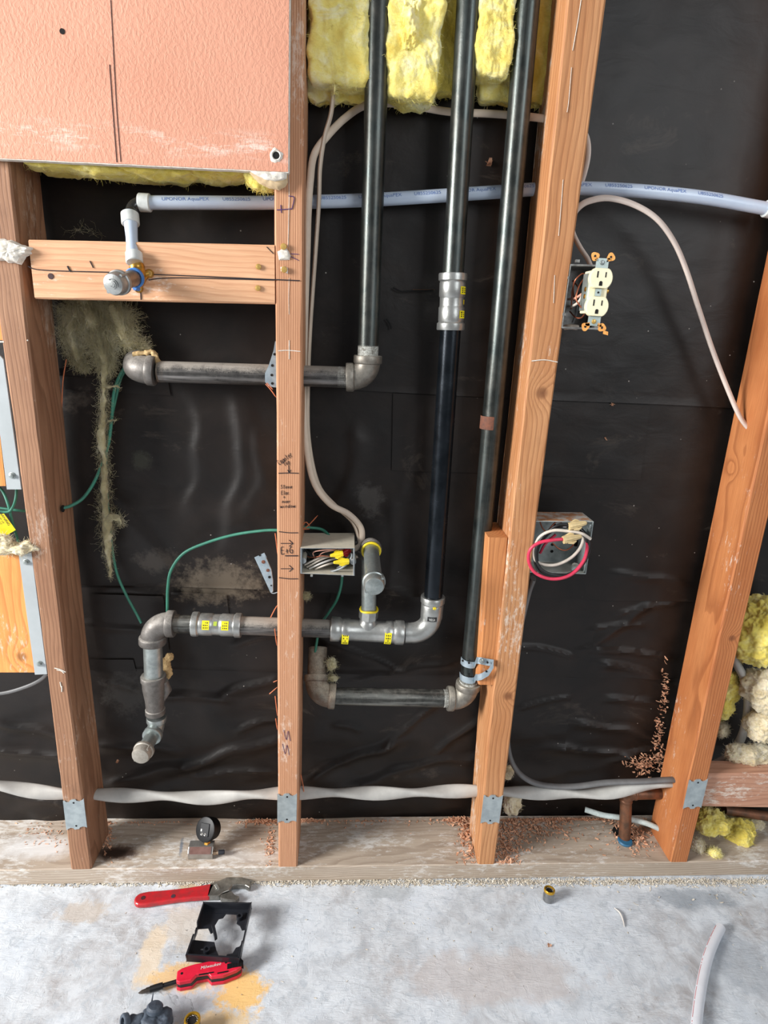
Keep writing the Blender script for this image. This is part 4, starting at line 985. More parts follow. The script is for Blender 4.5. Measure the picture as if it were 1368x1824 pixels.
# knots of torn jacket
cable('service_cable', [(-60, 1392, .055), (0, 1399, .055), (60, 1409, .055), (110, 1414, .055), (160, 1414, .055), (230, 1417, .055), (300, 1418, .055), (370, 1421, .055), (440, 1416, .055), (500, 1413, .055), (600, 1412, .055), (700, 1413, .055), (780, 1410, .055), (850, 1409, .055), (920, 1411, .055), (1000, 1414, .055), (1080, 1412, .055), (1140, 1402, .055), (1195, 1393, .055), (1235, 1392, .055)],
      .0137, GREYC, 'thick twisted light grey cable running level through the studs just above the plate', sq=.60, tw=3.0, sub=14, n=24)
cable('electrical_cable', [(950, 1030, .075), (940, 1060, .09), (922, 1140, .095), (908, 1230, .09), (903, 1300, .08), (909, 1350, .07), (930, 1382, .062), (965, 1398, .058), (1020, 1401, .054), (1080, 1394, .05), (1140, 1392, .046), (1195, 1389, .044), (1240, 1388, .044)], .0078, GREYD, 'dark grey cable sweeping down from the square junction box onto the thick grey cable', sq=.7)
cable('electrical_cable', [(-20, 1238, .05), (15, 1233, .05), (50, 1222, .05), (72, 1211, .05), (84, 1200, .045)], .0034, GREYD, 'thin grey cable below the lower plywood panel at the left edge', sq=.7)
cable('service_cable', [(1300, 1120, .09), (1310, 1175, .08), (1328, 1215, .07), (1332, 1260, .07), (1322, 1310, .075), (1300, 1345, .08), (1272, 1362, .085)], .0115, GREYC, 'thick grey cable curving down behind the far right stud among the insulation', sq=.7, tw=.6, n=20)
cable('ground_wire', [(232, 640, .088), (214, 668, .085), (203, 700, .085), (199, 745, .085), (192, 795, .085), (172, 850, .08), (150, 885, .07), (128, 900, .055), (112, 905, .045)], .0027, GREEN, 'green wire from the upper cast elbow curving into a hole in the far left stud', 'wire')
cable('ground_wire', [(236, 640, .096), (216, 672, .095), (206, 710, .096), (196, 760, .096), (188, 830, .096), (192, 900, .094), (198, 965, .093), (208, 1020, .09), (226, 1062, .085), (244, 1095, .075), (252, 1110, .07)], .0024, GREEN, 'long green wire hanging behind the wool strand down to the lower left elbow', 'wire')
cable('ground_wire', [(298, 1108, .07), (298, 1080, .072), (299, 1045, .075), (305, 1015, .078), (328, 985, .08), (370, 966, .08), (420, 952, .078), (470, 945, .07), (500, 944, .065), (530, 940, .07), (555, 940, .075), (575, 944, .075), (590, 958, .06)], .0026, GREEN, 'green wire arching from the lower left pipe elbow across to the grey wiring box', 'wire')
cable('ground_wire', [(610, 1010, .065), (608, 1040, .075), (600, 1068, .085), (585, 1092, .09), (570, 1115, .09), (564, 1145, .088), (560, 1172, .085)], .0026, GREEN, 'green wire dropping from the grey wiring box behind the tee to the rusty elbow', 'wire')
for pts, lab in (([(-30, 902, .03), (0, 905, .03), (30, 909, .03), (58, 911, .04)], 'level green wire in the gap between the plywood panels'),
                 ([(-12, 862, .035), (4, 874, .03), (15, 900, .022), (22, 930, .022), (28, 950, .03), (36, 972, .03)], 'straight green wire slanting down across the gap between the plywood panels'),
                 ([(30, 862, .04), (28, 888, .03), (22, 905, .018), (12, 912, .015), (-20, 908, .015)], 'curved green wire hooking left in the gap between the plywood panels')):
    cable('ground_wire', pts, .0022, GREEN, lab, 'wire')

# ------------------------------------------------------------------ electrical boxes
GBOX = dusty('grey_plastic_box', (128, 133, 136), (108, 113, 116), (204, 194, 172), .75, .5, .0, up=.42, scale=60)
STEELB = dusty('galvanised_box', (178, 188, 188), (142, 152, 152), (206, 196, 176), .4, .45, .35, up=.5, scale=50)
WB, WWt, WG, WR, WY = (plain('black_wire', (24, 24, 26), .4), plain('offwhite_wire', (214, 204, 190), .45), plain('grey_wire', (130, 136, 138), .4), plain('red_wire', (214, 52, 84), .4), plain('yellow_connector', (236, 210, 40), .4))
COPPER = plain('copper_wire', (186, 112, 84), .35, .8); TANC = plain('tan_connector', (214, 190, 140), .5); REDC = plain('red_connector', (178, 24, 30), .4)
PINKW = plain('pink_copper_wire', (216, 160, 140), .45)
def openbox(mb, fr, depth, th=.002, bottomshift=(0, 0, 0)):
    """open-fronted box from its four front corners (tl, tr, br, bl), going back by depth"""
    tl, tr, br, bl = fr; d = Vector((0, depth, 0)); c = (tl+tr+br+bl)/4
    inn = [p+(c-p).normalized()*th*1.4 for p in fr]
    fs_o = list(fr)+[p+d for p in fr]; mb.add(fs_o, [(0, 1, 5, 4), (1, 2, 6, 5), (2, 3, 7, 6), (3, 0, 4, 7), (4, 5, 6, 7)])
    di = Vector((0, depth-th, 0)); ii = inn+[p+di for p in inn]
    mb.add(ii, [(0, 4, 5, 1), (1, 5, 6, 2), (2, 6, 7, 3), (3, 7, 4, 0), (7, 6, 5, 4)])
    mb.add(list(fr)+inn, [(0, 1, 5, 4), (1, 2, 6, 5), (2, 3, 7, 6), (3, 0, 4, 7)]); return mb
def wire(parent, name, pts, r, mat, label=None, sub=8):
    mb = MB(); mb.sweep(smoothpath([P(*p) for p in pts], sub), r, 10); return mb.build(name, mat, parent, label)
def wirenut(parent, a, bq, r, mat, label=None):
    a, bq = P(*a), P(*bq); d = bq-a; L = d.length; u = d.orthogonal().normalized(); w = d.cross(u).normalized()
    mb = MB(); n = 20; prof = [(0, .8), (0, 1.0), (.12, 1.0), (.35, .92), (.95, .48), (1, .3)]
    vs = []
    for t, q in prof:
        for k in range(n):
            a_ = k/n*2*math.pi; rr = r*q*(1+(.10 if k % 2 else -.04)*(t > .1)); vs.append(a+d*t+(u*math.cos(a_)+w*math.sin(a_))*rr)
    mb.add(vs, [(i*n+k, i*n+(k+1) % n, (i+1)*n+(k+1) % n, (i+1)*n+k) for i in range(len(prof)-1) for k in range(n)]); mb.add(vs[:n], [tuple(range(n))]); mb.add(vs[-n:], [tuple(range(n))])
    for s_ in (1, -1):
        c = a+d*.2+u*s_*r*1.0; mb.sweep([c, c+d*.25+u*s_*r*.3, c+d*.45], [r*.25, r*.4, r*.15], 6)
    return mb.build('wire_connector', mat, parent, label)
# grey plastic single box
gb = thing('wiring_box', P(584, 1025, .03), 'grey plastic box stuffed with wires fixed to the right side of the handwritten stud', 'electrical box')
Yg = -.004
fr = [P(535, 976, Yg), P(632, 976, Yg), P(632, 1026, Yg), P(535, 1022, Yg)]
mb = MB(); openbox(mb, fr, .078, .0022); mb.build('box', GBOX, gb, bevel=.0012)
for px, py in ((540, 999), (629, 1001)):
    mb = MB(); c = P(px, py, Yg+.002); mb.lathe(c, (0, 1, 0), [(0, .0026), (0, .0052), (.03, .0052)], 18); mb.build('screw_boss', GBOX, gb)
for px in (555, 610): mb = MB(); mb.box((-.002, -.001, -.003), (.002, .004, 0), at=P(px, 1024, Yg)); mb.build('tab', GBOX, gb)
for k, (x0, y0, x1, y1) in enumerate(((543, 1006, 575, 992), (547, 1010, 582, 993), (551, 1013, 590, 997), (561, 1014, 596, 1002))):
    wire(gb, 'offwhite_wire', [(x0, y0, .012), ((x0+x1)/2, (y0+y1)/2-1, .008), (x1, y1, .018), (x1+20, y1-5, .035)], .0017, WWt if k != 2 else plain('pale_wire', (232, 230, 224), .4), 'pale wire end')
wire(gb, 'bare_copper_wire', [(545, 990, .02), (556, 993, .014), (575, 990, .008), (590, 992, .006)], .0009, COPPER)
wire(gb, 'bare_copper_wire', [(561, 995, .02), (558, 984, .01), (575, 980, .004), (592, 979, .004), (600, 978, .02)], .0010, PINKW)
wire(gb, 'bare_copper_wire', [(563, 996, .018), (574, 985, .012), (590, 981, .012), (612, 978, .02)], .0010, PINKW)
wire(gb, 'grey_wire', [(573, 1018, .03), (590, 1018, .01), (608, 1012, .002), (620, 1002, .0), (627, 990, .004), (624, 984, .02)], .0018, WG)
wire(gb, 'grey_wire', [(600, 1012, .02), (612, 1005, .014), (622, 990, .012), (628, 984, .02)], .0018, WG)
for pts in ([(540, 978, .03), (550, 990, .03), (560, 1005, .04)], [(546, 977, .03), (556, 985, .022), (570, 982, .04)], [(540, 990, .04), (552, 998, .035), (566, 990, .05)]): wire(gb, 'black_wire', pts, .0018, WB)
wirenut(gb, (611, 986, .006), (588, 990, .003), .0052, WY, 'yellow wire nut'); wirenut(gb, (621, 1000, .0), (594, 1002, -.006), .0050, WY, 'yellow wire nut'); wirenut(gb, (623, 980, .02), (604, 989, .012), .0056, REDC, 'red wire nut')
# square steel box
sb = thing('junction_box', P(1000, 1022, .03), 'square galvanised junction box with a looping red wire on the outlet stud', 'electrical box')
Ys = .006
fr = [P(953, 928, Ys), P(1058, 929, Ys), P(1044, 1023, Ys), P(941, 1020, Ys)]
mb = MB(); openbox(mb, fr, .054, .0016); mb.build('box', STEELB, sb, bevel=.001)
RUSTY = plain('rusty_top', (158, 112, 76), .8, rgb2=(168, 164, 156), scale=60, thr=(.42, .58))
mb = MB(); tl, tr = fr[0], fr[1]; mb.hexa([tl+Vector((.004, .002, .0001)), tr+Vector((-.004, .002, .0001)), tr+Vector((-.004, .052, .0001)), tl+Vector((.004, .052, .0001)), tl+Vector((.004, .002, .0007)), tr+Vector((-.004, .002, .0007)), tr+Vector((-.004, .052, .0007)), tl+Vector((.004, .052, .0007))]); mb.build('rusty_patch', RUSTY, sb, label='rust-stained top face')
yb = Ys+.0518
for px, py, r_ in ((988, 935, .0025), (984, 970, .0028), (983, 982, .0028), (1026, 968, .006)): mb = MB(); mb.lathe(P(px, py, yb), (0, -1, 0), [(0, r_), (.0004, r_)], 14); mb.build('knockout_hole', HOLE, sb)
mb = MB(); c = P(1026, 966, Ys+.04); mb.lathe(P(1025, 1008, Ys+.008), (-.1, -.3, 1), [(-.008, .0042), (-.008, .0062), (.002, .0062), (.002, .0042)], 18); mb.build('screw_boss', STEELB, sb)
mb = MB(); mb.lathe(P(1051, 937, Ys+.004), (0, -1, 0), [(0, .0034), (.0015, .003), (.002, .0001)], 12); mb.build('screw', GALVP, sb)
wire(sb, 'bare_copper_wire', [(961, 927, .03), (966, 940, .03), (975, 950, .035)], .0012, COPPER); wire(sb, 'bare_copper_wire', [(1000, 930, .03), (990, 930, .025), (978, 943, .03), (970, 955, .04)], .0012, COPPER)
wire(sb, 'bare_copper_wire', [(984, 967, .035), (995, 977, .03), (1008, 980, .028), (1020, 972, .03), (1022, 960, .035)], .0013, COPPER)
wire(sb, 'offwhite_wire', [(1052, 960, -.012), (1035, 950, -.012), (1010, 946, -.008), (985, 945, -.004), (963, 955, .002), (951, 975, .004), (952, 995, .004), (966, 1005, .002), (990, 1006, .0), (1015, 995, .002), (1032, 978, .006), (1039, 960, .012), (1038, 948, .03)], .0027, WWt, 'loop of off-white wire')
for dx, dy, dY in ((0, 0, 0), (2, 3, .004), (-2, 5, .008)):
    wire(sb, 'black_wire', [(1012+dx, 934+dy, -.006), (995+dx, 935+dy, -.004+dY), (975+dx, 948+dy, dY), (958+dx, 970+dy, dY), (955+dx, 995+dy, dY), (965+dx, 1015+dy, dY-.004), (988+dx, 1024+dy*.3, dY-.006), (1015+dx, 1022+dy*.4, dY-.006), (1036+dx, 1004+dy*.5, dY-.006), (1049+dx, 975+dy, dY), (1046+dx, 955+dy, .006), (1033+dx, 940+dy, .02)], .0024, WB)
wire(sb, 'red_wire', [(1008, 960, -.02), (985, 962, -.022), (960, 967, -.02), (944, 980, -.018), (942, 1000, -.018), (952, 1019, -.02), (975, 1030, -.022), (1000, 1030, -.022), (1022, 1020, -.018), (1040, 998, -.012), (1046, 975, 0), (1045, 960, .015)], .0029, WR, 'bright red wire loop')
wire(sb, 'red_wire', [(990, 952, .01), (972, 968, .012), (962, 985, .02)], .0024, WR)
wirenut(sb, (1013, 938, -.008), (1045, 931, -.006), .0066, TANC, 'tan wire nut'); wirenut(sb, (1003, 962, -.022), (1036, 955, -.02), .0066, TANC, 'tan wire nut')
# outlet box with receptacle
ob = thing('receptacle_box', P(1040, 588, .03), 'old device box with an ivory duplex receptacle pulled forward on the outlet stud', 'electrical box')
OBX = dusty('device_box_metal', (150, 150, 148), (104, 104, 102), (200, 196, 188), .5, .45, .5, up=.2, scale=80)
fr = [P(1016, 470, .0), P(1084, 472, .0), P(1068, 588, .0), P(1000, 585, .0)]
mb = MB(); openbox(mb, fr, .062, .0026); mb.build('box', OBX, ob, bevel=.0008)
for px, py in ((1012, 495), (1006, 560), (1030, 465)):
    mb = MB(); mb.box((-.004, -.001, -.002), (.002, .004, .002), at=P(px, py, .001)); mb.build('tab', OBX, ob)
for i, pts in enumerate(([(1022, 535, .03), (1022, 505, .0), (1036, 488, -.004), (1043, 492, .0), (1034, 505, -.006), (1028, 520, -.014), (1026, 532, -.016), (1031, 542, -.018), (1038, 551, -.018)], [(1018, 550, .03), (1019, 520, .02), (1024, 500, .01)], [(1015, 555, .03), (1025, 565, .01), (1035, 566, 0), (1042, 558, -.01)], [(1020, 500, .05), (1030, 512, .04), (1034, 530, .05)])):
    wire(ob, 'bare_copper_wire', pts, .0011, COPPER)
wire(ob, 'offwhite_wire', [(1012, 533, .04), (1022, 532, .01), (1032, 527, -.004), (1042, 519, -.012)], .0019, PINKW); wire(ob, 'offwhite_wire', [(1011, 546, .04), (1020, 545, .01), (1032, 536, -.006), (1043, 512, -.012)], .0020, WWt)
wire(ob, 'black_wire', [(1020, 575, .02), (1026, 560, .02), (1028, 545, .04)], .0019, WG); wire(ob, 'black_wire', [(1040, 500, .04), (1030, 520, .03), (1034, 550, .04)], .002, WB)
wire(ob, 'offwhite_wire', [(1006, 583, .02), (1015, 582, .012), (1028, 583, .02)], .004, WWt, 'torn cable jacket')
IVORY = plain('ivory_plastic', (240, 232, 196), .35, rgb2=(234, 226, 188), scale=60)
YOKE = plain('yoke_steel', (164, 176, 172), .4, .6); PLAS = plain('gold_mounting_ear', (236, 170, 90), .45, .2, rgb2=(222, 150, 70), scale=200)
rec = thing('duplex_receptacle', P(1062, 585, -.03), 'ivory duplex receptacle with gold mounting ears held out in front of its open box', 'receptacle')
Yr = -.034
rc0 = P(1065.5, 521, Yr); up_ = (P(1074, 462, Yr)-P(1057, 581, Yr)); hl = up_.length/2; up_ = up_.normalized(); rt_ = Vector((up_.z, 0, -up_.x))
def RP(u, v_, y=0): return rc0+rt_*u+up_*v_+Vector((0, y, 0))
def slab(mb, poly, y0, y1): mb.prism([RP(u, v_, y0) for u, v_ in poly], (0, y1-y0, 0)); return mb
mb = MB(); slab(mb, [(-.0145, -.030), (.0145, -.030), (.0145, .030), (-.0145, .030)], .002, .026); mb.build('body', IVORY, rec, bevel=.0015)
mb = MB(); slab(mb, [(-.0165, -.026), (-.0140, -.026), (-.0140, .026), (-.0165, .026)], .004, .024); mb.build('side_strap', YOKE, rec)
for sgn in (1, -1):
    poly = []
    for k in range(32):
        a = k/32*2*math.pi; u = .0172*math.cos(a); v_ = .0172*math.sin(a); v_ = max(-.0137, min(.0137, v_)); poly.append((u, v_+sgn*.0195))
    mb = MB(); slab(mb, poly, -.005, .004); fc = mb.build('outlet_face', IVORY, rec, bevel=.0012)
    mb = MB()
    slab(mb, [(-.0072, sgn*.0195+.0005), (-.0054, sgn*.0195+.0005), (-.0054, sgn*.0195+.0092), (-.0072, sgn*.0195+.0092)], -.0054, -.004)
    slab(mb, [(.0050, sgn*.0195+.0012), (.0066, sgn*.0195+.0012), (.0066, sgn*.0195+.0085), (.0050, sgn*.0195+.0085)], -.0054, -.004)
    arcp = [(.0024*math.cos(a)-.0002, sgn*.0195-.0085+.0022+.0024*math.sin(a)) for a in [k/8*math.pi for k in range(9)]]
    slab(mb, [(-.0026, sgn*.0195-.0105), (.0022, sgn*.0195-.0105)]+arcp, -.0054, -.004)
    mb.build('slots', HOLE, fc, label='dark plug slots')
    mb = MB(); slab(mb, [(-.0092, sgn*.030), (.0092, sgn*.030), (.0092, sgn*.047), (-.0092, sgn*.047)], .0, .0014); mb.build('yoke', YOKE, rec)
    for q in (-1, 1):
        mb = MB(); vs = []; n = 24; cu2, cv2 = q*.0118+(.002 if sgn < 0 and q > 0 else 0), sgn*.049
        ro, ri = .0058, .0021
        for k in range(n):
            a = k/n*2*math.pi; w_ = ro*(1+.12*math.cos(3*a+q))
            for r_, yy in ((w_, 0), (ri, 0), (ri, .0014), (w_, .0014)): vs.append(RP(cu2+r_*math.cos(a), cv2+r_*math.sin(a), yy))
        mb.add(vs, [(k*4+j, k*4+(j+1) % 4, ((k+1) % n)*4+(j+1) % 4, ((k+1) % n)*4+j) for k in range(n) for j in range(4)])
        slab(mb, [(q*.006, sgn*.042), (q*.0125, sgn*.044), (q*.0125, sgn*.048), (q*.006, sgn*.0475)][::(1 if q*sgn > 0 else -1)], 0, .0014)
        mb.build('mounting_ear', PLAS, rec, label='gold mounting ear')
    mb = MB(); mb.lathe(RP(0, sgn*.041, 0), (0, -1, 0), [(0, .0036), (.0012, .0032), (.0018, .0018), (.0019, .0001)], 16); mb.build('screw', GALVP if sgn > 0 else GOLDSCREW, rec)
mb = MB(); slab(mb, [(-.0045, -.0050), (.0045, -.0050), (.0045, .0050), (-.0045, .0050)], -.0004, .003); mb.build('centre_plate', YOKE, rec)
mb = MB(); mb.lathe(RP(0, 0, -.0005), (0, -1, 0), [(0, .0015), (.0003, .0015)], 12); mb.build('screw_hole', HOLE, rec)
for sx_ in (-1, 1):
    for sv in (.004, -.006, ) if sx_ < 0 else (.003,):
        mb = MB(); mb.lathe(RP(sx_*.0145, sv, .008), (sx_, 0, 0), [(0, .0034), (.003, .0034), (.0032, .001)], 12); mb.build('terminal_screw', BRASS, rec)
mb = MB(); slab(mb, [(.0165, -.0525), (.024, -.0545), (.0245, -.0595), (.017, -.058)], .0002, .0016); mb.build('ear_tab', PLAS, rec, label='gold broken ear tab')

# ------------------------------------------------------------------ plywood and grey flanges at the left edge
GPAINT = plain('grey_enamel_metal', (176, 182, 184), .45, .1, rgb2=(164, 170, 172), scale=12)
def panel(name, poly, Y, th, mat, parent, label=None): mb = MB(); mb.prism([P(x, y, Y) for x, y in poly], (0, th, 0)); return mb.build(name, mat, parent, label, bevel=.0004)
YQ = .004
up1 = thing('plywood_panel', P(-10, 868, YQ+.01), 'upper orange plywood panel with grey metal strip left of the weathered stud', 'panel')
panel('plywood', [(-60, 470), (-8, 470), (15, 606), (-60, 606)], YQ, .012, W_PLY, up1)
panel('plywood', [(-60, 612), (-18, 612), (10, 866), (-60, 866)], YQ+.002, .012, W_PLY, up1)
panel('metal_flange', [(-8, 466), (1, 466), (24, 606), (15, 608)], YQ-.001, .003, GPAINT, up1, 'grey metal edge strip')
panel('metal_flange', [(-20, 612), (6, 640), (38, 872), (12, 872)], YQ-.002, .003, GPAINT, up1, 'grey metal edge strip')
mb = MB(); wline(mb, [(-10, 609), (20, 609), (35, 608), (50, 606)], .0012, YQ-.003); mb.build('plaster_line', WHITE_PLASTER, up1, 'white plaster ridge')
lo1 = thing('plywood_panel', P(30, 1202, YQ+.01), 'lower orange plywood panel with a dark knot and grey metal strip', 'panel')
panel('plywood', [(-60, 980), (34, 984), (64, 1198), (-60, 1198)], YQ, .012, W_PLY, lo1)
panel('metal_flange', [(33, 988), (56, 984), (84, 1201), (62, 1202)], YQ-.002, .003, GPAINT, lo1, 'grey metal edge strip')
def hexscrew(parent, px, py, Y, r=.0052):
    mb = MB(); p = P(px, py, Y); mb.lathe(p, (0, -1, 0), [(0, r), (.0008, r*1.02), (.0012, r*.8)], 20); mb.lathe(p+Vector((0, -.001, 0)), (0, -1, 0), [(0, r*.72), (.003, r*.7), (.0034, r*.5), (.0034, .0001)], 6, ); mb.build('screw', GALVP, parent, label='hex head screw')
hexscrew(up1, 22, 847, YQ-.002); hexscrew(lo1, 47, 1001, YQ-.002); hexscrew(lo1, 71, 1182, YQ-.002)
TAG = plain('yellow_tag', (238, 216, 30), .5)
tag_ = thing('warning_tag', P(10, 950, .03), 'yellow warning tag with black lettering hanging on the green wires at the left edge', 'tag')
ta, tb_, tcn, td = P(7, 915, .012), P(28, 944, .012), P(11, 954, .012), P(-26, 960, .012)
mb = MB(); mb.prism([P(-30, 916, .012), ta, tb_, tcn, td], (0, .0005, 0)); tg = mb.build('tag_sheet', TAG, tag_)
mb = MB(); ux = (tb_-ta).normalized(); uy = Vector((0, -1, 0)).cross(ux); uy = -uy if uy.x < 0 else uy
base = P(-10, 893, .0112)
nrm = Vector((0, -1, 0))
# lettering reads down the tag edge: each line is parallel to the slanting right edge
def tagline(txt, sz, off, start=0.0):
    vs, fs = textmesh(txt, sz); o_ = ta - uy*0 + ux*start
    inward = (P(-10, 935, .0112)-ta); inward = (inward-ux*inward.dot(ux)).normalized()
    mb.add([Vector(((o_+ux*v_.x+inward*(off-v_.y)).x, .0114, (o_+ux*v_.x+inward*(off-v_.y)).z)) for v_ in vs], fs)
tagline('WARNING', .0062, .0062, -.010); tagline('IF CLAMP OR', .0040, .0112, -.010); tagline('WIRE IS OUT', .0040, .0158, -.010); tagline('PLEASE', .0040, .0204, 0); tagline('CALL', .0040, .0250, .008)
mb.build('lettering', LBLACK, tg)

# ------------------------------------------------------------------ insulation
def yellow(name, a, bq, c3, rough=.95):
    m, nt, b = newmat(name); v = coords(nt)
    n1 = noi(nt, v, 22, 6, .65, .8); n2 = noi(nt, coords(nt, (1, 1, 2.5)), 120, 5, .7, 1.0)
    c = ramp(nt, n1, [(.34, lin(a)), (.5, lin(bq)), (.66, lin(c3))]).outputs[0]
    c = mix(nt, ramp(nt, n2, [(.5, (0, 0, 0, 1)), (.72, (.45, .45, .45, 1))]).outputs[0], c, lin(tuple(x*.93 for x in a)))
    nt.links.new(c, b.inputs['Base Color']); b.inputs['Roughness'].default_value = rough; b.inputs['Specular IOR Level'].default_value = .1
    b.inputs['Sheen Weight'].default_value = .3
    b.inputs['Subsurface Weight'].default_value = .3; b.inputs['Subsurface Radius'].default_value = (.012, .010, .004)
    bump(nt, b, mth(nt, 'ADD', n2, noi(nt, v, 420, 4, .7)), .5, .0018); return m
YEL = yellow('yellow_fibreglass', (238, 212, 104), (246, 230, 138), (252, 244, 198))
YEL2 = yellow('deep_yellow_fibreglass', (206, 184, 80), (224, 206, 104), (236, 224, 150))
WOOL = yellow('tan_mineral_wool', (150, 140, 106), (176, 166, 130), (204, 196, 164))
CWOOL = yellow('cream_mineral_wool', (206, 188, 150), (224, 212, 182), (238, 230, 208))
def ball(sub=5):
    import bmesh
    bm = bmesh.new(); bmesh.ops.create_icosphere(bm, subdivisions=sub, radius=1)
    vs = [v_.co.copy() for v_ in bm.verts]; fs = [tuple(x.index for x in f_.verts) for f_ in bm.faces]; bm.free(); return vs, fs
BALLS = {k: ball(k) for k in (4, 5, 6)}
def blob(mb, c, h, seed=0, amp=.006, freq=28, p=3.2, sub=5, rot=None, fibers=0, fr=.00022, fl=.010):
    vs, fs = BALLS[sub]; c = Vector(c); out = []; rnd = random.Random(seed)
    for d in vs:
        k = (abs(d.x)**p+abs(d.y)**p+abs(d.z)**p)**(-1/p)
        q = Vector((d.x*k*h[0], d.y*k*h[1], d.z*k*h[2]))
        if rot is not None: q = rot @ q
        w = c+q; s3 = Vector((seed*3.7, seed, seed*1.3))
        nv = d if rot is None else rot @ d
        n_ = noise.turbulence(w*freq+s3, 4, False, amplitude_scale=.55, frequency_scale=2.1)*amp*2 - amp + noise.noise(w*freq*.35+s3)*amp*1.6
        n_ += noise.noise(w*freq*7+s3)*amp*.18
        out.append(w+nv.normalized()*n_)
    mb.add(out, fs, True)
    for _ in range(fibers):
        b0 = rnd.choice(out); d0 = (b0-c).normalized()
        dirv = Vector((rnd.gauss(0, 1), rnd.gauss(0, .6), rnd.gauss(0, 1)))*.8+d0*.5; dirv.normalize(); pts = [b0-d0*.001]
        for k in range(4):
            dirv = (dirv+Vector((rnd.gauss(0, .5), rnd.gauss(0, .4), rnd.gauss(0, .5)))).normalized(); pts.append(pts[-1]+dirv*fl/4*rnd.uniform(.5, 1.3))
        mb.sweep(pts, [fr, fr, fr, fr*.8, fr*.4], 3, False)
    return mb
def rectblob(mb, x0, x1, y0, y1, Ya, Yb, **k):
    ym = (max(y0, 0)+y1)/2; a = P(x0, ym, Ya); bq = P(x1, ym, Ya); a.z = P(x0, y0, Ya).z; bq.z = P(x1, y1, Ya).z; c = (a+bq)/2; c.y = (Ya+Yb)/2
    return blob(mb, c, (abs(bq.x-a.x)/2, (Yb-Ya)/2, abs(a.z-bq.z)/2), **k)
def batt(name, parts, mat, label, **kw):
    mb = MB()
    for pr in parts:
        x0, x1, y0, y1, Ya, Yb = pr[:6]; k = dict(kw); k.update(pr[6] if len(pr) > 6 else {})
        rectblob(mb, x0, x1, y0, y1, Ya, Yb, **k)
    return mb.build(name, mat, None, label, 'insulation', sharp=180)
batt('insulation_batt', [(546, 662, -90, 155, .034, .095, dict(seed=1, p=9, fibers=900)), (545, 664, -40, 188, .075, .105, dict(seed=2, p=7, fibers=300, amp=.004)), (592, 600, 140, 168, .03, .05, dict(seed=4, amp=.003, sub=4, fibers=60))], YEL, 'pale yellow insulation batt left of the left black pipe', sub=6, amp=.003)
batt('insulation_batt', [(684, 790, -90, 182, .034, .095, dict(seed=5, p=9, fibers=900)), (684, 740, 30, 200, .085, .105, dict(seed=6, fibers=120)), (702, 765, -60, 90, .026, .06, dict(seed=55, p=2.5, fibers=100, amp=.006))], YEL, 'folded yellow insulation batt between the left and middle black pipes', sub=6, amp=.0035)
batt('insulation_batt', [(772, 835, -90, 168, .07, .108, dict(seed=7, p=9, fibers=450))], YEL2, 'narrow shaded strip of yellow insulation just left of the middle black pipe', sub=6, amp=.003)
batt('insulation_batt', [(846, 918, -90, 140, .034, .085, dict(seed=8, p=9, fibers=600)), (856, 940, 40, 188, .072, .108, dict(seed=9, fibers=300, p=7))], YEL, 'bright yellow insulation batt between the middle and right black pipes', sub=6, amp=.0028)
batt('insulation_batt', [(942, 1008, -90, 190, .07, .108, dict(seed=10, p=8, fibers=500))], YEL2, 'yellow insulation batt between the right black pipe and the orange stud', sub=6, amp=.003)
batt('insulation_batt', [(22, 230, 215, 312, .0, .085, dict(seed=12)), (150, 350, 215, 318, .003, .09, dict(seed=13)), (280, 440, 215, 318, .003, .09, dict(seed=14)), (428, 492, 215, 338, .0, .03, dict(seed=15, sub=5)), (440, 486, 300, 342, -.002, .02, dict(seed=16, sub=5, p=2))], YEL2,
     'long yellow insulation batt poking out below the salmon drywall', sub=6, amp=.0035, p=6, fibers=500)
# wool tufts
def strand_tuft(name, spine, mat, label, n=900, seed=3, fr=.00016, core=True, cs=.55):
    """spine: list of (px, py, Y, radius m). A core with hundreds of curled fibres"""
    rnd = random.Random(seed); pts = smoothpath([P(x, y, Y) for x, y, Y, r in spine], 8); rs = []
    m_ = len(spine)
    for i in range(m_-1):
        for k in range(8): t = k/8; rs.append(spine[i][3]*(1-t)+spine[i+1][3]*t)
    rs.append(spine[-1][3]); mb = MB()
    if core:
        prs = [max(.0008, r*cs*(1+.5*noise.noise(p*60))) for p, r in zip(pts, rs)]
        vs0 = len(mb.v); mb.sweep(pts, prs, 22)
        for i in range(vs0, len(mb.v)):
            p = mb.v[i]; mb.v[i] = p+Vector((noise.noise(p*140), noise.noise(p*140+Vector((9, 0, 0)))*.4, noise.noise(p*140+Vector((0, 9, 0)))))*.0045
    for _ in range(n):
        i = rnd.randrange(len(pts)); p = pts[i]; r = rs[i]
        a = rnd.uniform(0, 6.28); q = p+Vector((math.cos(a), math.sin(a)*.4, rnd.uniform(-.5, .5)))*r*rnd.uniform(.3, 1.05)
        T = (pts[min(i+1, len(pts)-1)]-pts[max(i-1, 0)]).normalized()
        d = (T*rnd.choice((1, -1))*2.0+Vector((rnd.gauss(0, .6), rnd.gauss(0, .3), rnd.gauss(0, .6)))).normalized(); st = [q]
        L = rnd.uniform(.4, 1.0)*(.010+r*1.1)
        for k in range(6):
            d = (d+Vector((rnd.gauss(0, .38), rnd.gauss(0, .2), rnd.gauss(0, .38)))).normalized(); nx_ = st[-1]+d*L/6; nx_.y = min(nx_.y, .106); st.append(nx_)
        mb.sweep(st, fr*rnd.uniform(.5, 1.0), 3, False)
    return mb, name, mat, label
mb = MB()
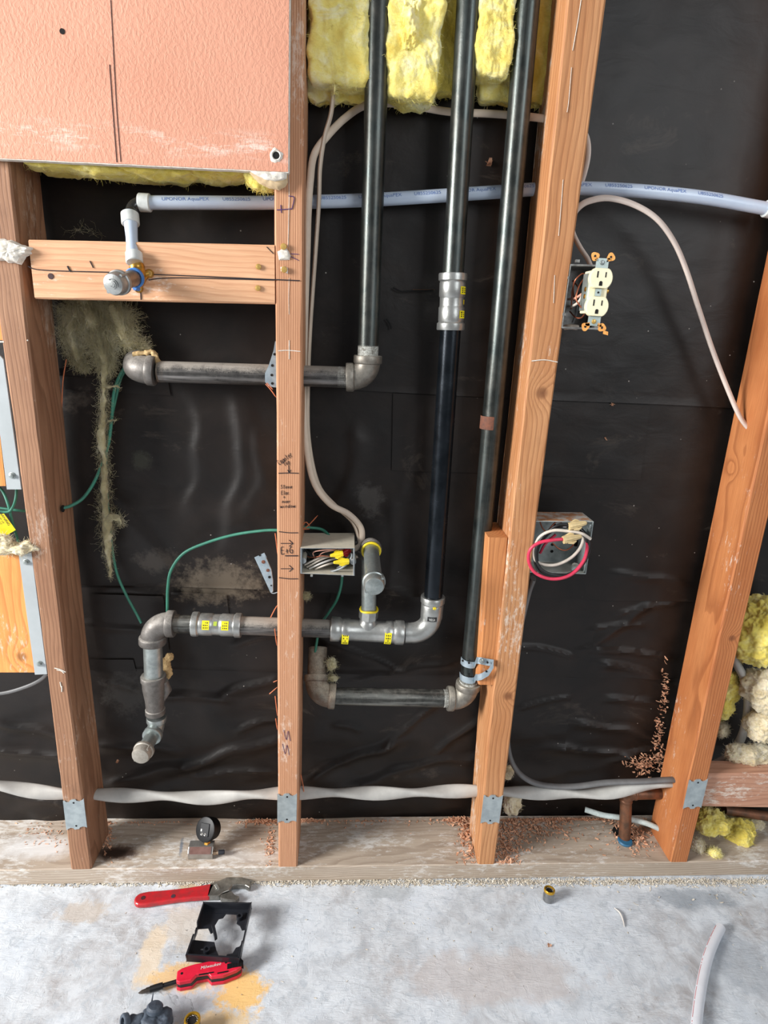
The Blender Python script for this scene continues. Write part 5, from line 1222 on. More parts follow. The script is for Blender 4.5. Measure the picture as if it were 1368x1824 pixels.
for spine, n_ in (([(150, 535, .085, .030), (165, 575, .083, .030), (178, 610, .08, .022), (188, 650, .078, .016)], 4200), ([(125, 560, .09, .022), (128, 600, .09, .020), (140, 640, .09, .014), (150, 655, .09, .004)], 2200),
                  ([(200, 545, .085, .024), (215, 580, .083, .022), (225, 605, .08, .020), (255, 618, .075, .008)], 3200), ([(130, 560, .088, .02), (170, 556, .088, .02), (220, 560, .088, .02)], 1600), ([(188, 645, .078, .013), (185, 690, .08, .007), (184, 735, .08, .009), (181, 780, .08, .011), (186, 830, .08, .009), (186, 880, .08, .012), (190, 930, .08, .015), (192, 975, .08, .011), (197, 1028, .082, .002)], 1900),
                  ([(185, 690, .078, .004), (205, 688, .074, .003), (212, 690, .074, .001)], 60), ([(188, 925, .078, .009), (208, 922, .07, .009), (216, 932, .068, .004)], 260), ([(190, 750, .08, .003), (208, 748, .078, .001)], 40)):
    b_, _, _, _ = strand_tuft('', spine, WOOL, '', n_, seed=n_, core=True, cs=.34 if n_ in (4200, 2200, 3200, 1600) else .5); mb.add(b_.v, b_.f, True)
mb.build('mineral_wool_tuft', WOOL, None, 'tan mineral wool hanging in a long ragged strand below the pale blocking board', 'insulation', sharp=180)
b_, _, _, _ = strand_tuft('', [(130, 412, .095, .012), (160, 410, .095, .014), (175, 418, .095, .008)], WOOL, '', 36, core=False, fr=.0001); b_.build('mineral_wool_wisp', WOOL, None, 'thin wisp of tan wool above the left half of the pale blocking board', 'insulation')
def lump(name, px, py, Y, rx, rz, mat, label, seed, amp=.004, fibers=120, ry=None, cat='insulation', p=2.2, sub=5, freq=45):
    mb = MB(); blob(mb, P(px, py, Y), (rx, ry or min(rx, rz), rz), seed=seed, amp=amp*.55, p=p, fibers=fibers, sub=sub, freq=freq); return mb.build(name, mat, None, label, cat, sharp=180)
FOAM = plain('tan_foam', (196, 168, 120), .8, rgb2=(170, 140, 96), scale=120, bmp=.6, bscale=300)
def foamlump(pts, r, label, seed):
    w = smoothpath([P(*p) for p in pts], 8); mb = MB(); mb.sweep(w, [r*(1+.5*noise.noise(q*120+Vector((seed, 0, 0)))) for q in w], 14)
    for i in range(len(mb.v)): q = mb.v[i]; mb.v[i] = q+Vector((noise.noise(q*260), noise.noise(q*260+Vector((7, 0, 0))), noise.noise(q*260+Vector((0, 7, 0)))))*.0018
    return mb.build('foam_bead', FOAM, None, label, 'foam')
foamlump([(238, 632, .05), (256, 629, .05), (272, 628, .05), (279, 640, .05), (284, 651, .045)], .0042, 'tan bead of foam on top of the upper left cast elbow', 1)
lump('foam_lump', 296, 1192, .088, .010, .024, FOAM, 'jagged tan foam lump behind the galvanised nipple at the lower left', 22, .004, 0, cat='foam', freq=70)
lump('foam_lump', 302, 1172, .09, .009, .010, FOAM, 'small tan foam lump above the jagged one at the lower left nipple', 23, .003, 0, cat='foam', freq=70)
lump('wool_lump', 590, 1183, .07, .009, .013, WOOL, 'upper tan wool lump beside the rusty elbow stub', 24, .004, 200)
lump('wool_lump', 592, 1208, .062, .010, .008, WOOL, 'lower tan wool lump sitting on the rusty elbow collar', 25, .004, 150)
lump('wool_lump', 545, 1062, .06, .009, .008, WOOL, 'small tan wool lump below the grey wiring box beside the stud', 26, .004, 150)
lump('wool_lump', 913, 1430, .10, .022, .035, CWOOL, 'cream wool patch just right of the foot of the orange stud', 27, .006, 200, ry=.015)
lump('wool_lump', 905, 1375, .102, .014, .018, CWOOL, 'small cream wool patch behind the grey cables at the orange stud', 28, .004, 100, ry=.008)
lump('wool_lump', 30, 975, .0, .038, .012, CWOOL, 'cream wool strip on the top edge of the lower plywood panel', 29, .006, 420, ry=.014)
lump('wool_lump', 5, 960, .0, .016, .012, CWOOL, 'cream wool lump hanging below the yellow warning tag', 30, .005, 200, ry=.012)
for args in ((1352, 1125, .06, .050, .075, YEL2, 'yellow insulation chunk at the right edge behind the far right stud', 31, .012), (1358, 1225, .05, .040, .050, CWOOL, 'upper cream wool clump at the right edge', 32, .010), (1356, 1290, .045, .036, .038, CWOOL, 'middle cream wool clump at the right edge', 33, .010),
             (1338, 1345, .05, .055, .024, CWOOL, 'cream wool lying on the short reddish blocking board', 34, .008), (1292, 1240, .09, .02, .06, YEL2, 'narrow yellow insulation behind the far right stud', 35, .008), (1285, 1300, .095, .014, .02, CWOOL, 'small ragged cream scrap behind the far right stud', 36, .006),
             (1268, 1462, .06, .040, .030, YEL2, 'upper yellow insulation chunk at the foot of the far right stud', 37, .009), (1312, 1480, .075, .040, .035, YEL2, 'lower right yellow insulation chunk under the reddish blocking board', 38, .009),
             (1243, 1507, .035, .018, .022, CWOOL, 'small cream insulation chunk touching the foot of the far right stud', 39, .006), (1274, 1520, .018, .013, .012, YEL, 'smallest yellow insulation scrap on the plate near the right edge', 40, .005), (1345, 1468, .1, .02, .03, CWOOL, 'cream scrap of wool at the right edge below the brown pipe', 41, .006)):
    lump('insulation_chunk', *args[:3], args[3], args[4], args[5], args[6], args[7], args[8], fibers=700, sub=6, freq=30)

# ------------------------------------------------------------------ copper stub and brown pipe in the plate
CUP = plain('old_copper', (132, 88, 64), .45, .6, rgb2=(92, 70, 56), scale=60)
BLUT = plain('blue_plastic_sleeve', (44, 104, 140), .5)
cp_ = thing('copper_pipe', Q(1113, 1498, PLATE_TOP), 'old brown copper pipe standing up through the plate left of the far right stud', 'pipe')
pb_ = P(1113, 1497, .058); pt_ = P(1115, 1425, .078)
tube('pipe', CUP, cp_, [pb_-Vector((0, 0, .012)), pb_.lerp(pt_, .5), pt_], .0122)
mb = MB(); elbow(mb, pt_-Vector((0, 0, .004)), pt_+Vector((0, 0, .016)), pt_+Vector((.1, 0, .016)), .014, .0125, .0135, .004); mb.sweep([pt_+Vector((.014, 0, .016)), pt_+Vector((.09, .0, .018))], .0122, 20); mb.build('elbow', CUP, cp_)
mb = MB(); mb.lathe(Q(1113, 1500, PLATE_TOP), (0, 0, 1), [(0, .014), (.003, .0155), (.006, .014), (.006, .0125)], 20); mb.build('sleeve', BLUT, cp_, label='blue plastic sleeve at the foot')
mb = MB(); hc = Q(1110, 1485, PLATE_TOP+.0005); ring = [hc+Vector((math.cos(a)*.022*(1+.3*noise.noise(Vector((math.cos(a), math.sin(a), 3)))), math.sin(a)*.026, .0001)) for a in [k/30*2*math.pi for k in range(30)]]
mb.prism(ring, (0, 0, .0004)); mb.build('plate_hole', HOLE, plate)
cable('plaster_strip', [(1042, 1442, .10), (1075, 1452, .085), (1110, 1457, .08), (1150, 1466, .07), (1178, 1478, .06)], .0058, plain('pale_blue_plaster', (196, 208, 206), .9, rgb2=(176, 188, 186), scale=150, bmp=.5), 'pale bluish plaster strip lying behind the copper pipe on the plate', 'plaster')
cable('copper_pipe', [(1290, 1442, .09), (1340, 1450, .085), (1400, 1458, .08)], .0105, CUP, 'brown pipe lying level under the short blocking board at the right edge', 'pipe')

# ------------------------------------------------------------------ small tools on the plate and floor
# pressure gauge
DKG = plain('dark_gloss_plastic', (12, 13, 16), .45, spec=.3); GMET = plain('gauge_block_metal', (176, 172, 166), .3, .7); GBRN = plain('brown_block_face', (116, 84, 76), .35, .4, rgb2=(136, 104, 96), scale=60)
pg = thing('pressure_gauge', Q(357, 1528, PLATE_TOP), 'black digital pressure gauge on a brown test block standing on the plate', 'gauge')
cb = Q(357, 1531, PLATE_TOP); h_ = .0145
mb = MB(); poly = [(-.0145, .0), (.0145, 0), (.017, .006), (.017, .0115), (.013, .0175), (-.006, .0175), (-.017, .0115), (-.017, .006)]
cbx = cb.x
ring = [Vector((cbx-.0245, cb.y+.012+y, PLATE_TOP+z)) for y, z in [(-.012, 0), (.012, 0), (.014, .012), (.012, .024), (-.004, .024), (-.013, .014), (-.0135, .004)]]
mb.prism(ring, (.049, 0, 0)); mb.build('test_block', GMET, pg, bevel=.001)
mb = MB(); mb.prism([Vector((cbx-.021, cb.y+.012-.0132, PLATE_TOP+.0145)), Vector((cbx+.021, cb.y+.012-.0132, PLATE_TOP+.0145)), Vector((cbx+.021, cb.y+.012-.0046, PLATE_TOP+.0243)), Vector((cbx-.021, cb.y+.012-.0046, PLATE_TOP+.0243))], (0, -.0006, .0005)); mb.build('block_face', GBRN, pg, label='brown flat face')
gpos = Vector((cbx+.010, cb.y+.020, PLATE_TOP+.026))
gd = Vector((-.48, -.70, .52)).normalized(); gu = Vector((0.05, .55, .83)).normalized(); gu = (gu-gd*gu.dot(gd)).normalized(); gr = gu.cross(gd).normalized()
gcen = gpos+gu*.022+Vector((0, 0, 0))
mb = MB(); mb.lathe(gpos-gu*.014, gu, [(0, .0065), (.012, .0065), (.014, .0055)], 6); mb.build('brass_nut', BRASS, pg)
mb = MB(); mb.lathe(gcen-gd*.014, gd, [(0, .016), (.002, .0205), (.018, .0235), (.022, .024), (.0255, .0232), (.0262, .021), (.0258, .0001)], 44); mb.build('gauge_head', DKG, pg)
fc_ = gcen+gd*.0121
mb = MB(); mb.prism([fc_+gr*u+gu*v_ for u, v_ in ((-.011, -.012), (.011, -.012), (.011, .012), (-.011, .012))], gd*.0016); gs = mb.build('display', plain('dark_screen', (12, 14, 18), .3), pg, bevel=.0008)
mb = MB(); mb.box((-.0015, -.0045, 0), (.0015, .0, .0008), Matrix((gr, gu, gd)).transposed(), fc_+gr*-.007+gu*.001+gd*.0014); mb.build('painted_reflex', LWHITE, pg)  # small white block on the gauge face, modelled as a light reflex
for u in (-.005, .003):
    mb = MB(); c0_ = fc_+gr*u+gu*-.0085+gd*.0017; mb.sweep([c0_+(gr*math.cos(a)+gu*math.sin(a))*.0020 for a in [k/16*2*math.pi for k in range(17)]], .0004, 6); mb.build('button_ring', GMET, pg)
vb = Vector((cbx+.0245, cb.y+.006, PLATE_TOP+.010))
mb = MB(); mb.lathe(vb, (1, .04, .05), [(0, .0038), (.005, .0038), (.0052, .003), (.011, .003)], 14); mb.build('valve_stem', plain('pale_brass', (206, 178, 150), .35, .7), pg)
mb = MB(); mb.lathe(vb+Vector((.010, .0004, .0005)), (1, .04, .05), [(0, .0036), (.001, .0046), (.010, .0046), (.012, .0038), (.0121, .0001)], 16); mb.build('valve_cap', plain('black_rubber', (30, 32, 40), .6), pg)
GR = gpos
# adjustable wrench
wr = thing('adjustable_wrench', Q(340, 1605), 'adjustable wrench with worn red dipped handle lying on the concrete', 'wrench')
REDW = plain('red_dipped_grip', (190, 26, 36), .4, rgb2=(150, 40, 44), scale=70, coat=.2)
CHR = dusty('dull_chrome', (150, 148, 142), (116, 114, 108), (190, 184, 170), .4, .35, .8, up=.1, scale=80)
wa, wb_ = Q(253, 1609), Q(375, 1594); ux = (wb_-wa).normalized(); uy = Vector((-ux.y, ux.x, 0)); Lw = (wb_-wa).length
def WPt(u, v_, z=0): return wa+ux*u+uy*v_+Vector((0, 0, z))
hole_r = .0045
def hw(t): return .0135+.0015*math.cos(t*3.1)-.002*math.sin(t*math.pi)*1.0 + (.0035*t*t)
outline = []
for k in range(9): a = math.pi/2+k/8*math.pi; outline.append((math.cos(a)*.0135, math.sin(a)*.0135))
for k in range(1, 13): t = k/12; outline.append((Lw*t, -hw(t)))
for k in range(12, 0, -1): t = k/12; outline.append((Lw*t+(.010 if k == 12 else 0), hw(t)))
mb = MB(); hc_ = (0.0, 0.0)
mb.prism([WPt(u, v_, .002) for u, v_ in outline], (0, 0, .011)); mb.build('grip', REDW, wr, bevel=.0035, segs=3)
mb = MB(); mb.lathe(WPt(.003, 0, .0128), (0, 0, 1), [(0, .0042), (.0006, .0042)], 18); mb.build('hang_hole', plain('dark_hole_rim', (70, 20, 22), .7), wr)
mb = MB(); mb.lathe(WPt(Lw*.46, -.0045, .0131), (0, 0, 1), [(0, .0042), (.0004, .0040)], 14); mb.build('worn_spot', plain('worn_dark_spot', (70, 44, 56), .7), wr, label='dark worn spot in the grip')
mb = MB(); hd = [(Lw-.006, -.0135), (Lw+.016, -.016), (Lw+.024, -.010), (Lw+.036, -.006), (Lw+.042, .004), (Lw+.052, .004), (Lw+.066, .001), (Lw+.0745, -.006), (Lw+.077, .004), (Lw+.068, .016), (Lw+.050, .026), (Lw+.034, .027), (Lw+.018, .020), (Lw-.002, .0155)]
mb.prism([WPt(u, v_, .001) for u, v_ in hd], (0, 0, .012)); mb.build('head', CHR, wr, bevel=.002, segs=3)
mb = MB(); jaw = [(Lw+.020, -.013), (Lw+.040, -.008), (Lw+.048, -.018), (Lw+.056, -.022), (Lw+.050, -.030), (Lw+.034, -.026), (Lw+.020, -.020)]
mb.prism([WPt(u, v_, .002) for u, v_ in jaw], (0, 0, .010)); mb.build('movable_jaw', CHR, wr, bevel=.001)
mb = MB(); wc = WPt(Lw+.012, .004, .0115); dd = (ux*.4+uy*-1).normalized()
for k in range(5): mb.lathe(wc+dd*(-.006+k*.0027), dd, [(0, .0035), (.0006, .0046), (.0013, .0046), (.002, .0035)], 16)
mb.build('knurl', plain('bright_knurl', (206, 206, 200), .25, .9), wr)
WR_TOP = .013

# multi-bit folding screwdriver
REDP = plain('bright_red_plastic', (214, 32, 60), .38, rgb2=(196, 26, 50), scale=80); BLK = plain('black_plastic', (22, 22, 24), .4)
sd = thing('folding_screwdriver', Q(370, 1742), 'red and black folding screwdriver lying on the concrete below the black device frame', 'screwdriver')
sa, se = Q(316, 1752), Q(430, 1732); ux = (se-sa).normalized(); uy = Vector((-ux.y, ux.x, 0)); Ls = (se-sa).length
def SP(u, v_, z=0): return sa+ux*u+uy*v_+Vector((0, 0, z))
body = [(0, -.011), (.006, -.014), (.024, -.014), (.032, -.006), (.050, -.006), (.056, -.014), (Ls*.72, -.015), (Ls*.93, -.010), (Ls, -.006), (Ls+.002, .004), (Ls-.006, .010), (Ls*.72, .013), (Ls*.5, .014), (Ls*.25, .013), (.008, .010), (0, .006)]
mb = MB(); mb.prism([SP(u, v_, .013) for u, v_ in body], (0, 0, .008)); sh = mb.build('side_shell', REDP, sd, bevel=.0018, segs=3)
mb = MB(); mb.prism([SP(u*.985+.001, v_*.92-.0006, .006) for u, v_ in body], (0, 0, .008)); mb.build('core', BLK, sd, bevel=.001)
mb = MB(); mb.prism([SP(u, v_-.001, .0005) for u, v_ in body], (0, 0, .0065)); mb.build('side_shell', REDP, sd, bevel=.0015)
mb = MB(); 
for k in range(5): mb.box((0, -.0035, 0), (.0042, .0035, .0012), Matrix((ux, uy, Vector((0, 0, 1)))).transposed(), SP(Ls*.80+k*.0046, -.002, .0206))
mb.prism([SP(Ls*.78, .003, .0204), SP(Ls*.78, -.0065, .0204), SP(Ls*.99, -.004, .0204), SP(Ls*.985, .004, .0204)], (0, 0, .0009)); mb.build('grip_insert', BLK, sd, label='black ribbed grip')
mb = MB()
for u, v_ in ((.008, .0), (Ls*.70, .009), (Ls*.76, .006)): mb.lathe(SP(u, v_, .0208), (0, 0, 1), [(0, .0022), (.0006, .002), (.0007, .0001)], 12)
mb.build('rivet', BLK, sd)
mb = MB(); mb.prism([SP(.036, -.0065, .0206), SP(.060, -.0065, .0206), SP(.060, -.0085, .0206), (SP(.036, -.0085, .0206))], (0, 0, .0009)); mb.prism([SP(.066, -.0095, .0206), SP(.084, -.009, .0206), SP(.084, -.0112, .0206), SP(.066, -.0115, .0206)], (0, 0, .0009)); mb.build('slot', BLK, sd)
mb = MB(); flat_text(mb, 'Milwaukee', .0078, SP(.038, .001, .0212), ux+uy*.06, uy-ux*.06+ux*.25); mb.build('lettering', LWHITE, sh, label='white script lettering')
dsh = (SP(0, -.003, .011)-Vector((0, 0, 0)))
b0, b1, b2, b3 = SP(.004, -.004, .011), SP(-.022, -.006, .009), SP(-.042, -.008, .008), SP(-.060, -.0095, .0065)
mb = MB(); mb.sweep([b0, b1], .0034, 14); mb.sweep([b1, b1.lerp(b2, .5), b2], [.0052, .0054, .0050], 16); mb.build('shaft', BLK, sd)
mb = MB(); mb.lathe(b2, b3-b2, [(0, .0042), (.006, .0042), (.0065, .0034), (.0125, .0030), ((b3-b2).length, .0008)], 6); mb.build('bit', plain('dark_steel_bit', (92, 84, 78), .35, .8), sd)

# black plastic two-gang frame resting on the wrench and the screwdriver
FRB = plain('black_satin_plastic', (34, 36, 42), .36, rgb2=(26, 28, 33), scale=30)
fm = thing('device_mounting_frame', Q(392, 1680, .0), 'black open plastic device frame propped on the red wrench and red screwdriver', 'frame')
Zt = .034
A_, B_, C_, D_ = Q(362, 1606, Zt+.006), Q(448, 1607, Zt+.006), Q(426, 1707, Zt), Q(331, 1701, Zt)
nrm_ = (B_-A_).cross(D_-A_).normalized(); nrm_ = nrm_ if nrm_.z > 0 else -nrm_
HH = .017
def FPn(u, v_, h=0): return A_.lerp(B_, u).lerp(D_.lerp(C_, u), v_)+nrm_*h
def fprism(mb, uv, h0, h1): mb.prism([FPn(u, v_, h0) for u, v_ in uv], nrm_*(h1-h0)); return mb
mb = MB()
fprism(mb, [(0, 0), (1, 0), (1, .03), (0, .03)], -HH, 0); fprism(mb, [(0, .97), (1, .97), (1, 1), (0, 1)], -HH, 0)
fprism(mb, [(0, 0), (.03, 0), (.03, .41), (0, .41)], -HH, 0); fprism(mb, [(0, .62), (.03, .62), (.03, 1), (0, 1)], -HH, 0); fprism(mb, [(0, .40), (.03, .40), (.03, .63), (0, .63)], -HH, -.010)
fprism(mb, [(.97, 0), (1, 0), (1, .45), (.97, .45)], -HH, 0); fprism(mb, [(.97, .70), (1, .70), (1, 1), (.97, 1)], -HH, 0); fprism(mb, [(.97, .44), (1, .44), (1, .71), (.97, .71)], -HH, -.009)
# floor of the frame: corner webs leave a ragged opening
fprism(mb, [(.02, .02), (.98, .02), (.98, .40), (.90, .42), (.84, .34), (.76, .30), (.76, .13), (.50, .12), (.46, .20), (.38, .22), (.34, .34), (.36, .46), (.30, .50), (.22, .40), (.02, .42)], -HH, -HH+.0016)
fprism(mb, [(.02, .98), (.98, .98), (.98, .60), (.92, .70), (.86, .72), (.82, .82), (.72, .84), (.70, .93), (.62, .93), (.50, .78), (.42, .64), (.02, .62)], -HH, -HH+.0016)
fprism(mb, [(.28, .38), (.34, .36), (.46, .58), (.42, .62)], -HH, -HH+.008)
mb.build('frame', FRB, fm, bevel=.0007)
for u, v_ in ((.80, .20), (.33, .82)):
    mb = MB(); mb.lathe(FPn(u, v_, -HH+.0015), nrm_, [(0, .006), (.008, .0056), (.008, .0032), (.004, .0030)], 20); mb.build('screw_boss', FRB, fm)
mb = MB(); fprism(mb, [(.96, .88), (1.06, .95), (1.08, 1.02), (.98, .98)], -HH-.006, -HH+.004); fprism(mb, [(.0, .46), (.02, .44), (.02, .52), (0, .52)], -HH-.004, -HH+.01); mb.build('clip_tab', FRB, fm)
mb = MB()
fprism(mb, [(.27, .10), (.95, .09), (.95, .105), (.27, .115)], -HH+.0018, -HH+.0034); mb.build('rib', FRB, fm)
for u0, v0_, rot in ((.20, .80, 0), (.76, .93, 0)):
    mb = MB(); rnd = random.Random(3)
    for k in range(6): u = u0+.018*k; fprism(mb, [(u, v0_), (u+.012, v0_), (u+.012, v0_-.03*rnd.uniform(.5, 1)), (u, v0_-.025)], -HH+.0017, -HH+.0021)
    mb.build('moulded_marks', plain('grey_mould_marks', (110, 114, 120), .5), fm)

# bagged grey fittings at the bottom edge
bgp = thing('bagged_fitting', Q(268, 1815), 'dark grey valve fitting in a clear plastic bag at the bottom edge', 'fitting')
GF = plain('slate_plastic', (74, 84, 96), .6, rgb2=(56, 64, 76), scale=80, bmp=.5)
mb = MB(); c0_ = Q(270, 1815, .02)
blob(mb, c0_+Vector((.008, -.004, 0)), (.026, .022, .018), seed=61, amp=.003, p=3, sub=5)
blob(mb, c0_+Vector((-.022, -.010, .0)), (.014, .016, .013), seed=62, amp=.0015, p=4, sub=4); mb.build('fitting_body', GF, bgp, sharp=180)
mb = MB(); mb.lathe(c0_+Vector((-.034, -.006, .006)), (-.7, -.5, .3), [(0, .011), (.006, .012), (.008, .011), (.008, .007), (.003, .007)], 24); mb.lathe(c0_+Vector((.004, .004, .012)), (0.1, .3, 1), [(0, .012), (.006, .0125), (.009, .010), (.010, .0001)], 24); mb.build('port_ring', GF, bgp)
mb = MB(); mb.sweep([c0_+Vector((-.006, .018, .002)), c0_+Vector((-.005, .030, .016))], [.0018, .0006], 8); mb.build('tab', GF, bgp)
m, nt, b = newmat('clear_bag'); b.inputs['Base Color'].default_value = (.9, .93, .95, 1); b.inputs['Roughness'].default_value = .12; b.inputs['Transmission Weight'].default_value = 1; b.inputs['IOR'].default_value = 1.08
b.inputs['Alpha'].default_value = .35; bump(nt, b, noi(nt, coords(nt), 90, 3, .6), .7, .004); BAG = m
mb = MB(); blob(mb, c0_+Vector((.006, .0, -.002)), (.054, .038, .021), seed=65, amp=.006, p=2.6, sub=5, freq=45); mb.build('plastic_bag', BAG, bgp, label='crumpled clear bag', sharp=180)
# brass-lipped fittings
STS = plain('stainless', (150, 150, 150), .28, .9, rgb2=(120, 120, 120), scale=60); GOLD = plain('gold_ring', (206, 160, 50), .35, .6)
def push_fit(px, py, tilt, label, sc=1, group=None):
    base = Q(px, py, 0.0); t = thing('push_fitting', base, label, 'fitting', group); d = Vector(tilt).normalized(); c = base+Vector((0, 0, .0005))
    mb = MB(); mb.lathe(c, d, [(0, .0092*sc), (.001, .0102*sc), (.014*sc, .0106*sc), (.016*sc, .0098*sc), (.021*sc, .0096*sc)], 30); mb.build('body', STS, t)
    mb = MB(); mb.lathe(c+d*.0205*sc, d, [(0, .0098*sc), (0, .0108*sc), (.004*sc, .0108*sc), (.0048*sc, .0102*sc), (.0048*sc, .0084*sc), (.001*sc, .0082*sc)], 30); mb.build('rim', GOLD, t, label='gold rim')
    mb = MB(); mb.lathe(c+d*.0205*sc, d, [(0, .0083*sc), (.0018*sc, .0082*sc)], 24); mb.build('bore', HOLE, t)
    mb = MB(); u = d.orthogonal().normalized(); w = d.cross(u)
    mb.sweep([c+d*(.0224*sc+(.0003 if k % 2 else -.0003))+(u*math.cos(k/24*6.283)+w*math.sin(k/24*6.283))*(.0062 if k % 2 else .0076)*sc for k in range(25)], .0004, 5); mb.build('grip_ring', GMET, t, label='toothed grip ring')
push_fit(976, 1604, (.05, .12, 1), 'small steel fitting with a gold rim standing on the concrete right of centre')
push_fit(343, 1842, (0, .1, 1), 'gold-rimmed fitting beside the bagged fitting at the bottom edge', 1.15)
# loose white tube at the lower right
tw_ = thing('loose_tube', Q(1262, 1720), 'cut length of milky white tube lying on the concrete at the lower right', 'tube')
TW = plain('milky_white_tube', (218, 220, 226), .4, rgb2=(208, 210, 216), scale=20)
pts = [Q(x, y, .0088) for x, y in ((1284, 1652), (1274, 1672), (1262, 1702), (1253, 1738), (1246, 1778), (1241, 1820), (1238, 1870), (1238, 1930))]
sp = smoothpath(pts, 8); mb = MB(); mb.sweep(sp, .0085, 24); mb.build('tube', TW, tw_)
mb = MB(); d = (sp[0]-sp[1]).normalized(); mb.lathe(sp[0]+d*.0002, d, [(0, .0062), (.0004, .0062)], 20); mb.build('bore', plain('tube_inside', (170, 168, 164), .7), tw_)
mb = MB(); rnd = random.Random(4)
for i in range(2, len(sp)-2):
    T = (sp[i+1]-sp[i]).normalized(); sd_ = T.cross(Vector((0, 0, 1))); sd_ = -sd_ if sd_.x > 0 else sd_
    for k in range(2):
        p = sp[i].lerp(sp[i+1], k*.5); n_ = (sd_*.82+Vector((0, 0, .57))).normalized()
        if rnd.random() < .85: mb.sweep([p+n_*.0087, p+n_*.0087+T*.0022], .0005, 5)
mb.build('red_print', plain('red_print', (206, 120, 120), .6), tw_, label='faint red dashed print')
# curled plaster shaving and other crumbs
mb = MB(); mb.sweep(smoothpath([Q(1094, 1617, .002), Q(1104, 1626, .004), Q(1110, 1640, .003), Q(1112, 1651, .002)], 8), [.0008+.0012*math.sin(k/24*3.14) for k in range(25)], 8, sq=.5)
mb.build('plaster_sliver', plain('white_sliver', (214, 206, 196), .7), None, 'curved white sliver on the concrete between the small fitting and the loose tube', 'debris')

# ------------------------------------------------------------------ wood shavings, crumbs, splinters
SHAV = plain('wood_shavings', (222, 176, 144), .8, rgb2=(194, 140, 108), scale=160)
CRUMB = plain('white_crumbs', (224, 218, 206), .9, rgb2=(196, 184, 164), scale=120)
def flake(mb, p, s_, rnd):
    d = Vector((rnd.gauss(0, 1), rnd.gauss(0, 1), rnd.gauss(0, .35))).normalized(); w = d.cross(Vector((rnd.gauss(0, .4), rnd.gauss(0, .4), 1))).normalized(); n_ = d.cross(w); L = s_*rnd.choice((.7, 1.0, 1.3, 1.9))*rnd.uniform(.8, 1.2); wd = s_*rnd.uniform(.25, .7); cv = rnd.uniform(.1, .6)*L
    vs = []
    for k in range(5):
        t = k/4-.5; q = p+d*t*L+n_*(cv*(.25-t*t))
        ww = wd*(1-abs(t)*.8); vs += [q-w*ww/2, q+w*ww/2, q+w*ww/2+n_*.0004, q-w*ww/2+n_*.0004]
    mb.add(vs, [(k*4+j, k*4+(j+1) % 4, (k+1)*4+(j+1) % 4, (k+1)*4+j) for k in range(4) for j in range(4)])
def scatter(name, regions, mat, label, seed, Z=PLATE_TOP, kind='stuff', cat='wood shavings'):
    rnd = random.Random(seed); mb = MB()
    for (cx, cy, sx_, sy_, n_, s_, hz) in regions:
        for _ in range(n_):
            px = rnd.gauss(cx, sx_); py = rnd.gauss(cy, sy_); p = Q(px, py, Z+.001)
            if Z > 0 and not (.002 < p.y < .118): p.y = min(.116, max(.004, p.y))
            g_ = math.exp(-((px-cx)/sx_)**2/2-((py-cy)/sy_)**2/2); p.z += rnd.uniform(0, hz)*g_; flake(mb, p, s_, rnd)
    return mb.build(name, mat, None, label, cat, None, kind)
scatter('wood_shavings', [(830, 1480, 8, 28, 260, .006, .012), (812, 1455, 14, 6, 170, .006, .010), (935, 1470, 42, 16, 520, .0055, .006), (905, 1510, 14, 28, 330, .0055, .006), (1010, 1452, 50, 6, 320, .0055, .004), (495, 1440, 30, 7, 90, .005, .004), (548, 1455, 14, 5, 200, .005, .008), (480, 1505, 5, 18, 90, .004, .004), (470, 1462, 20, 4, 170, .005, .006),
                          (1105, 1470, 10, 18, 120, .006, .01), (1135, 1490, 12, 14, 160, .006, .008), (190, 1480, 6, 25, 120, .005, .004), (640, 1460, 60, 5, 60, .004, .002), (85, 1485, 26, 12, 70, .0035, .001), (680, 1465, 60, 8, 26, .005, .001), (1000, 1480, 60, 18, 60, .006, .001), (250, 1462, 60, 4, 60, .004, .002)],
        SHAV, 'reddish wood shavings heaped along the back of the bottom plate round the stud feet', 11)
scatter('plaster_crumbs', [(x, 1571, 60, 3.5, 420, .0035, .003) for x in range(40, 1368, 120)]+[(1250, 1590, 80, 14, 24, .006, .002), (700, 1650, 400, 70, 60, .003, 0)], CRUMB, 'line of white plaster crumbs along the foot of the bottom plate', 12, Z=0.0, cat='plaster crumbs')
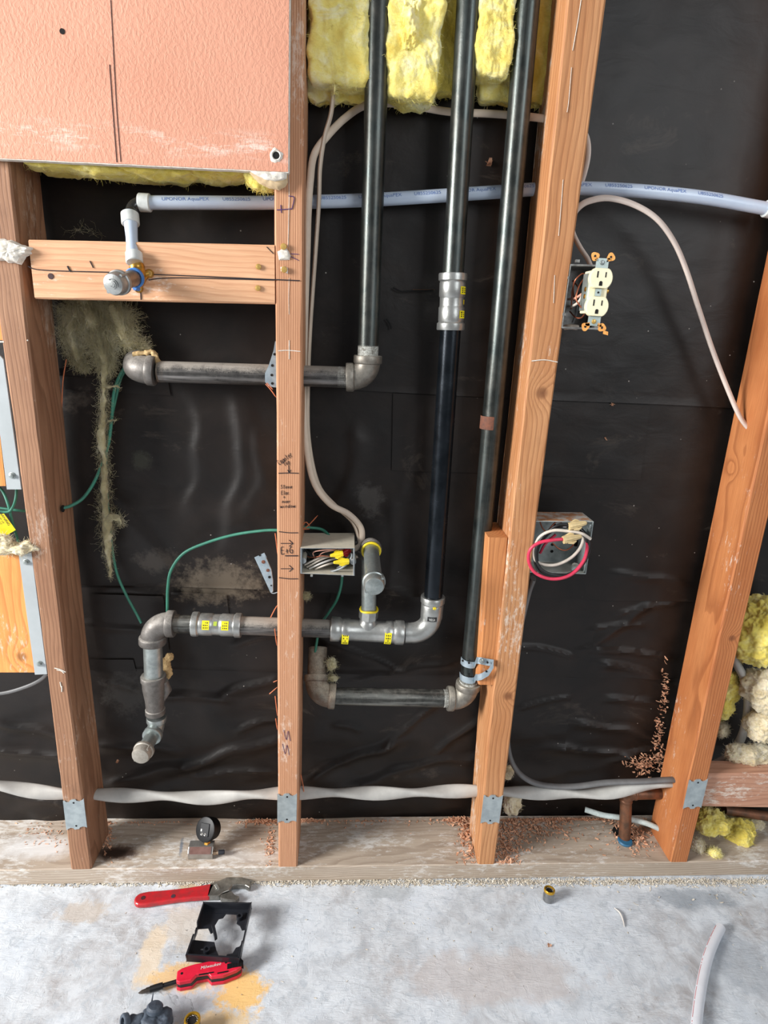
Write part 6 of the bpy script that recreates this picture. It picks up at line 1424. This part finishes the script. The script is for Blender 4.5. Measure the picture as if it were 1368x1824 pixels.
# individual chips on the felt and the clump of shavings hanging in the right bay
rnd = random.Random(31); mb = MB()
for (cx, cy, sx_, sy_, n_) in ((1185, 1230, 3, 20, 60), (1175, 1300, 4, 25, 60), (1150, 1362, 16, 9, 130), (1172, 1345, 7, 16, 80)):
    for _ in range(n_):
        p = P(rnd.gauss(cx, sx_), rnd.gauss(cy, sy_), .108+rnd.uniform(-.01, .002)); flake(mb, p, .006, rnd)
mb.build('wood_shavings', SHAV, None, 'reddish shavings caught on the black felt beside the far right stud', 'wood shavings', None, 'stuff')
def chip(px, py, Y, s_, label, seed, mat=SHAV, n=3):
    r_ = random.Random(seed); mb = MB()
    for _ in range(n): flake(mb, P(px, py, Y), s_, r_)
    mb.build('wood_chip', mat, None, label, 'wood chip')
chip(872, 290, .104, .012, 'wood chip on the felt between the middle and right black pipes near the top', 1)
chip(1091, 720, .108, .007, 'small wood chip on the felt right of the orange stud, upper of two', 2); chip(1078, 779, .108, .007, 'small wood chip on the felt right of the orange stud, lower of two', 3)
chip(209, 1356, .108, .008, 'wood chip on the felt left of the lowest cap', 4); chip(278, 1279, .104, .006, 'pale chip on the felt by the dark reducing coupling', 5, CRUMB)
chip(980, 1681, .0, .007, 'reddish wood chip lying on the concrete at centre right', 6) if False else None
mb = MB(); r_ = random.Random(6)
for _ in range(4): flake(mb, Q(979+r_.uniform(-3, 3), 1681+r_.uniform(-3, 3), .003), .007, r_)
mb.build('wood_chip', SHAV, None, 'reddish wood chip lying on the concrete below the small steel fitting', 'wood chip')
# splinters on the middle stud
SPM = plain('splinter_wood', (206, 120, 80), .7)
for pts in ([(490, 950), (492, 965), (495, 990)], [(473, 684), (482, 694), (492, 708)], [(475, 682), (486, 694)], [(482, 1100), (488, 1088), (494, 1078)], [(480, 1236), (494, 1224)], [(490, 1240), (494, 1275)], [(489, 1120), (493, 1150)], [(491, 1280), (494, 1300)], [(487, 1215), (494, 1212)],
            [(537, 944), (550, 935), (566, 918)], [(536, 938), (545, 930), (552, 938)], [(536, 943), (552, 942)], [(536, 1380), (540, 1400), (542, 1420)]):
    mb = MB(); mb.sweep(smoothpath([P(x, y, .012 if x < 500 else .05) for x, y in pts], 4), [.0009]*(4*(len(pts)-1))+[.0003], 5); mb.build('splinter', SPM, s2)
mb = MB(); mb.sweep(smoothpath([P(x, y, .08) for x, y in [(963, 240), (975, 243), (984, 242)]], 4), .0009, 5); mb.build('splinter', SPM, s3)
mb = MB(); mb.sweep(smoothpath([P(x, y, .088) for x, y in [(118, 640), (112, 680), (110, 725)]], 4), .0009, 5); mb.build('splinter', SPM, s1)
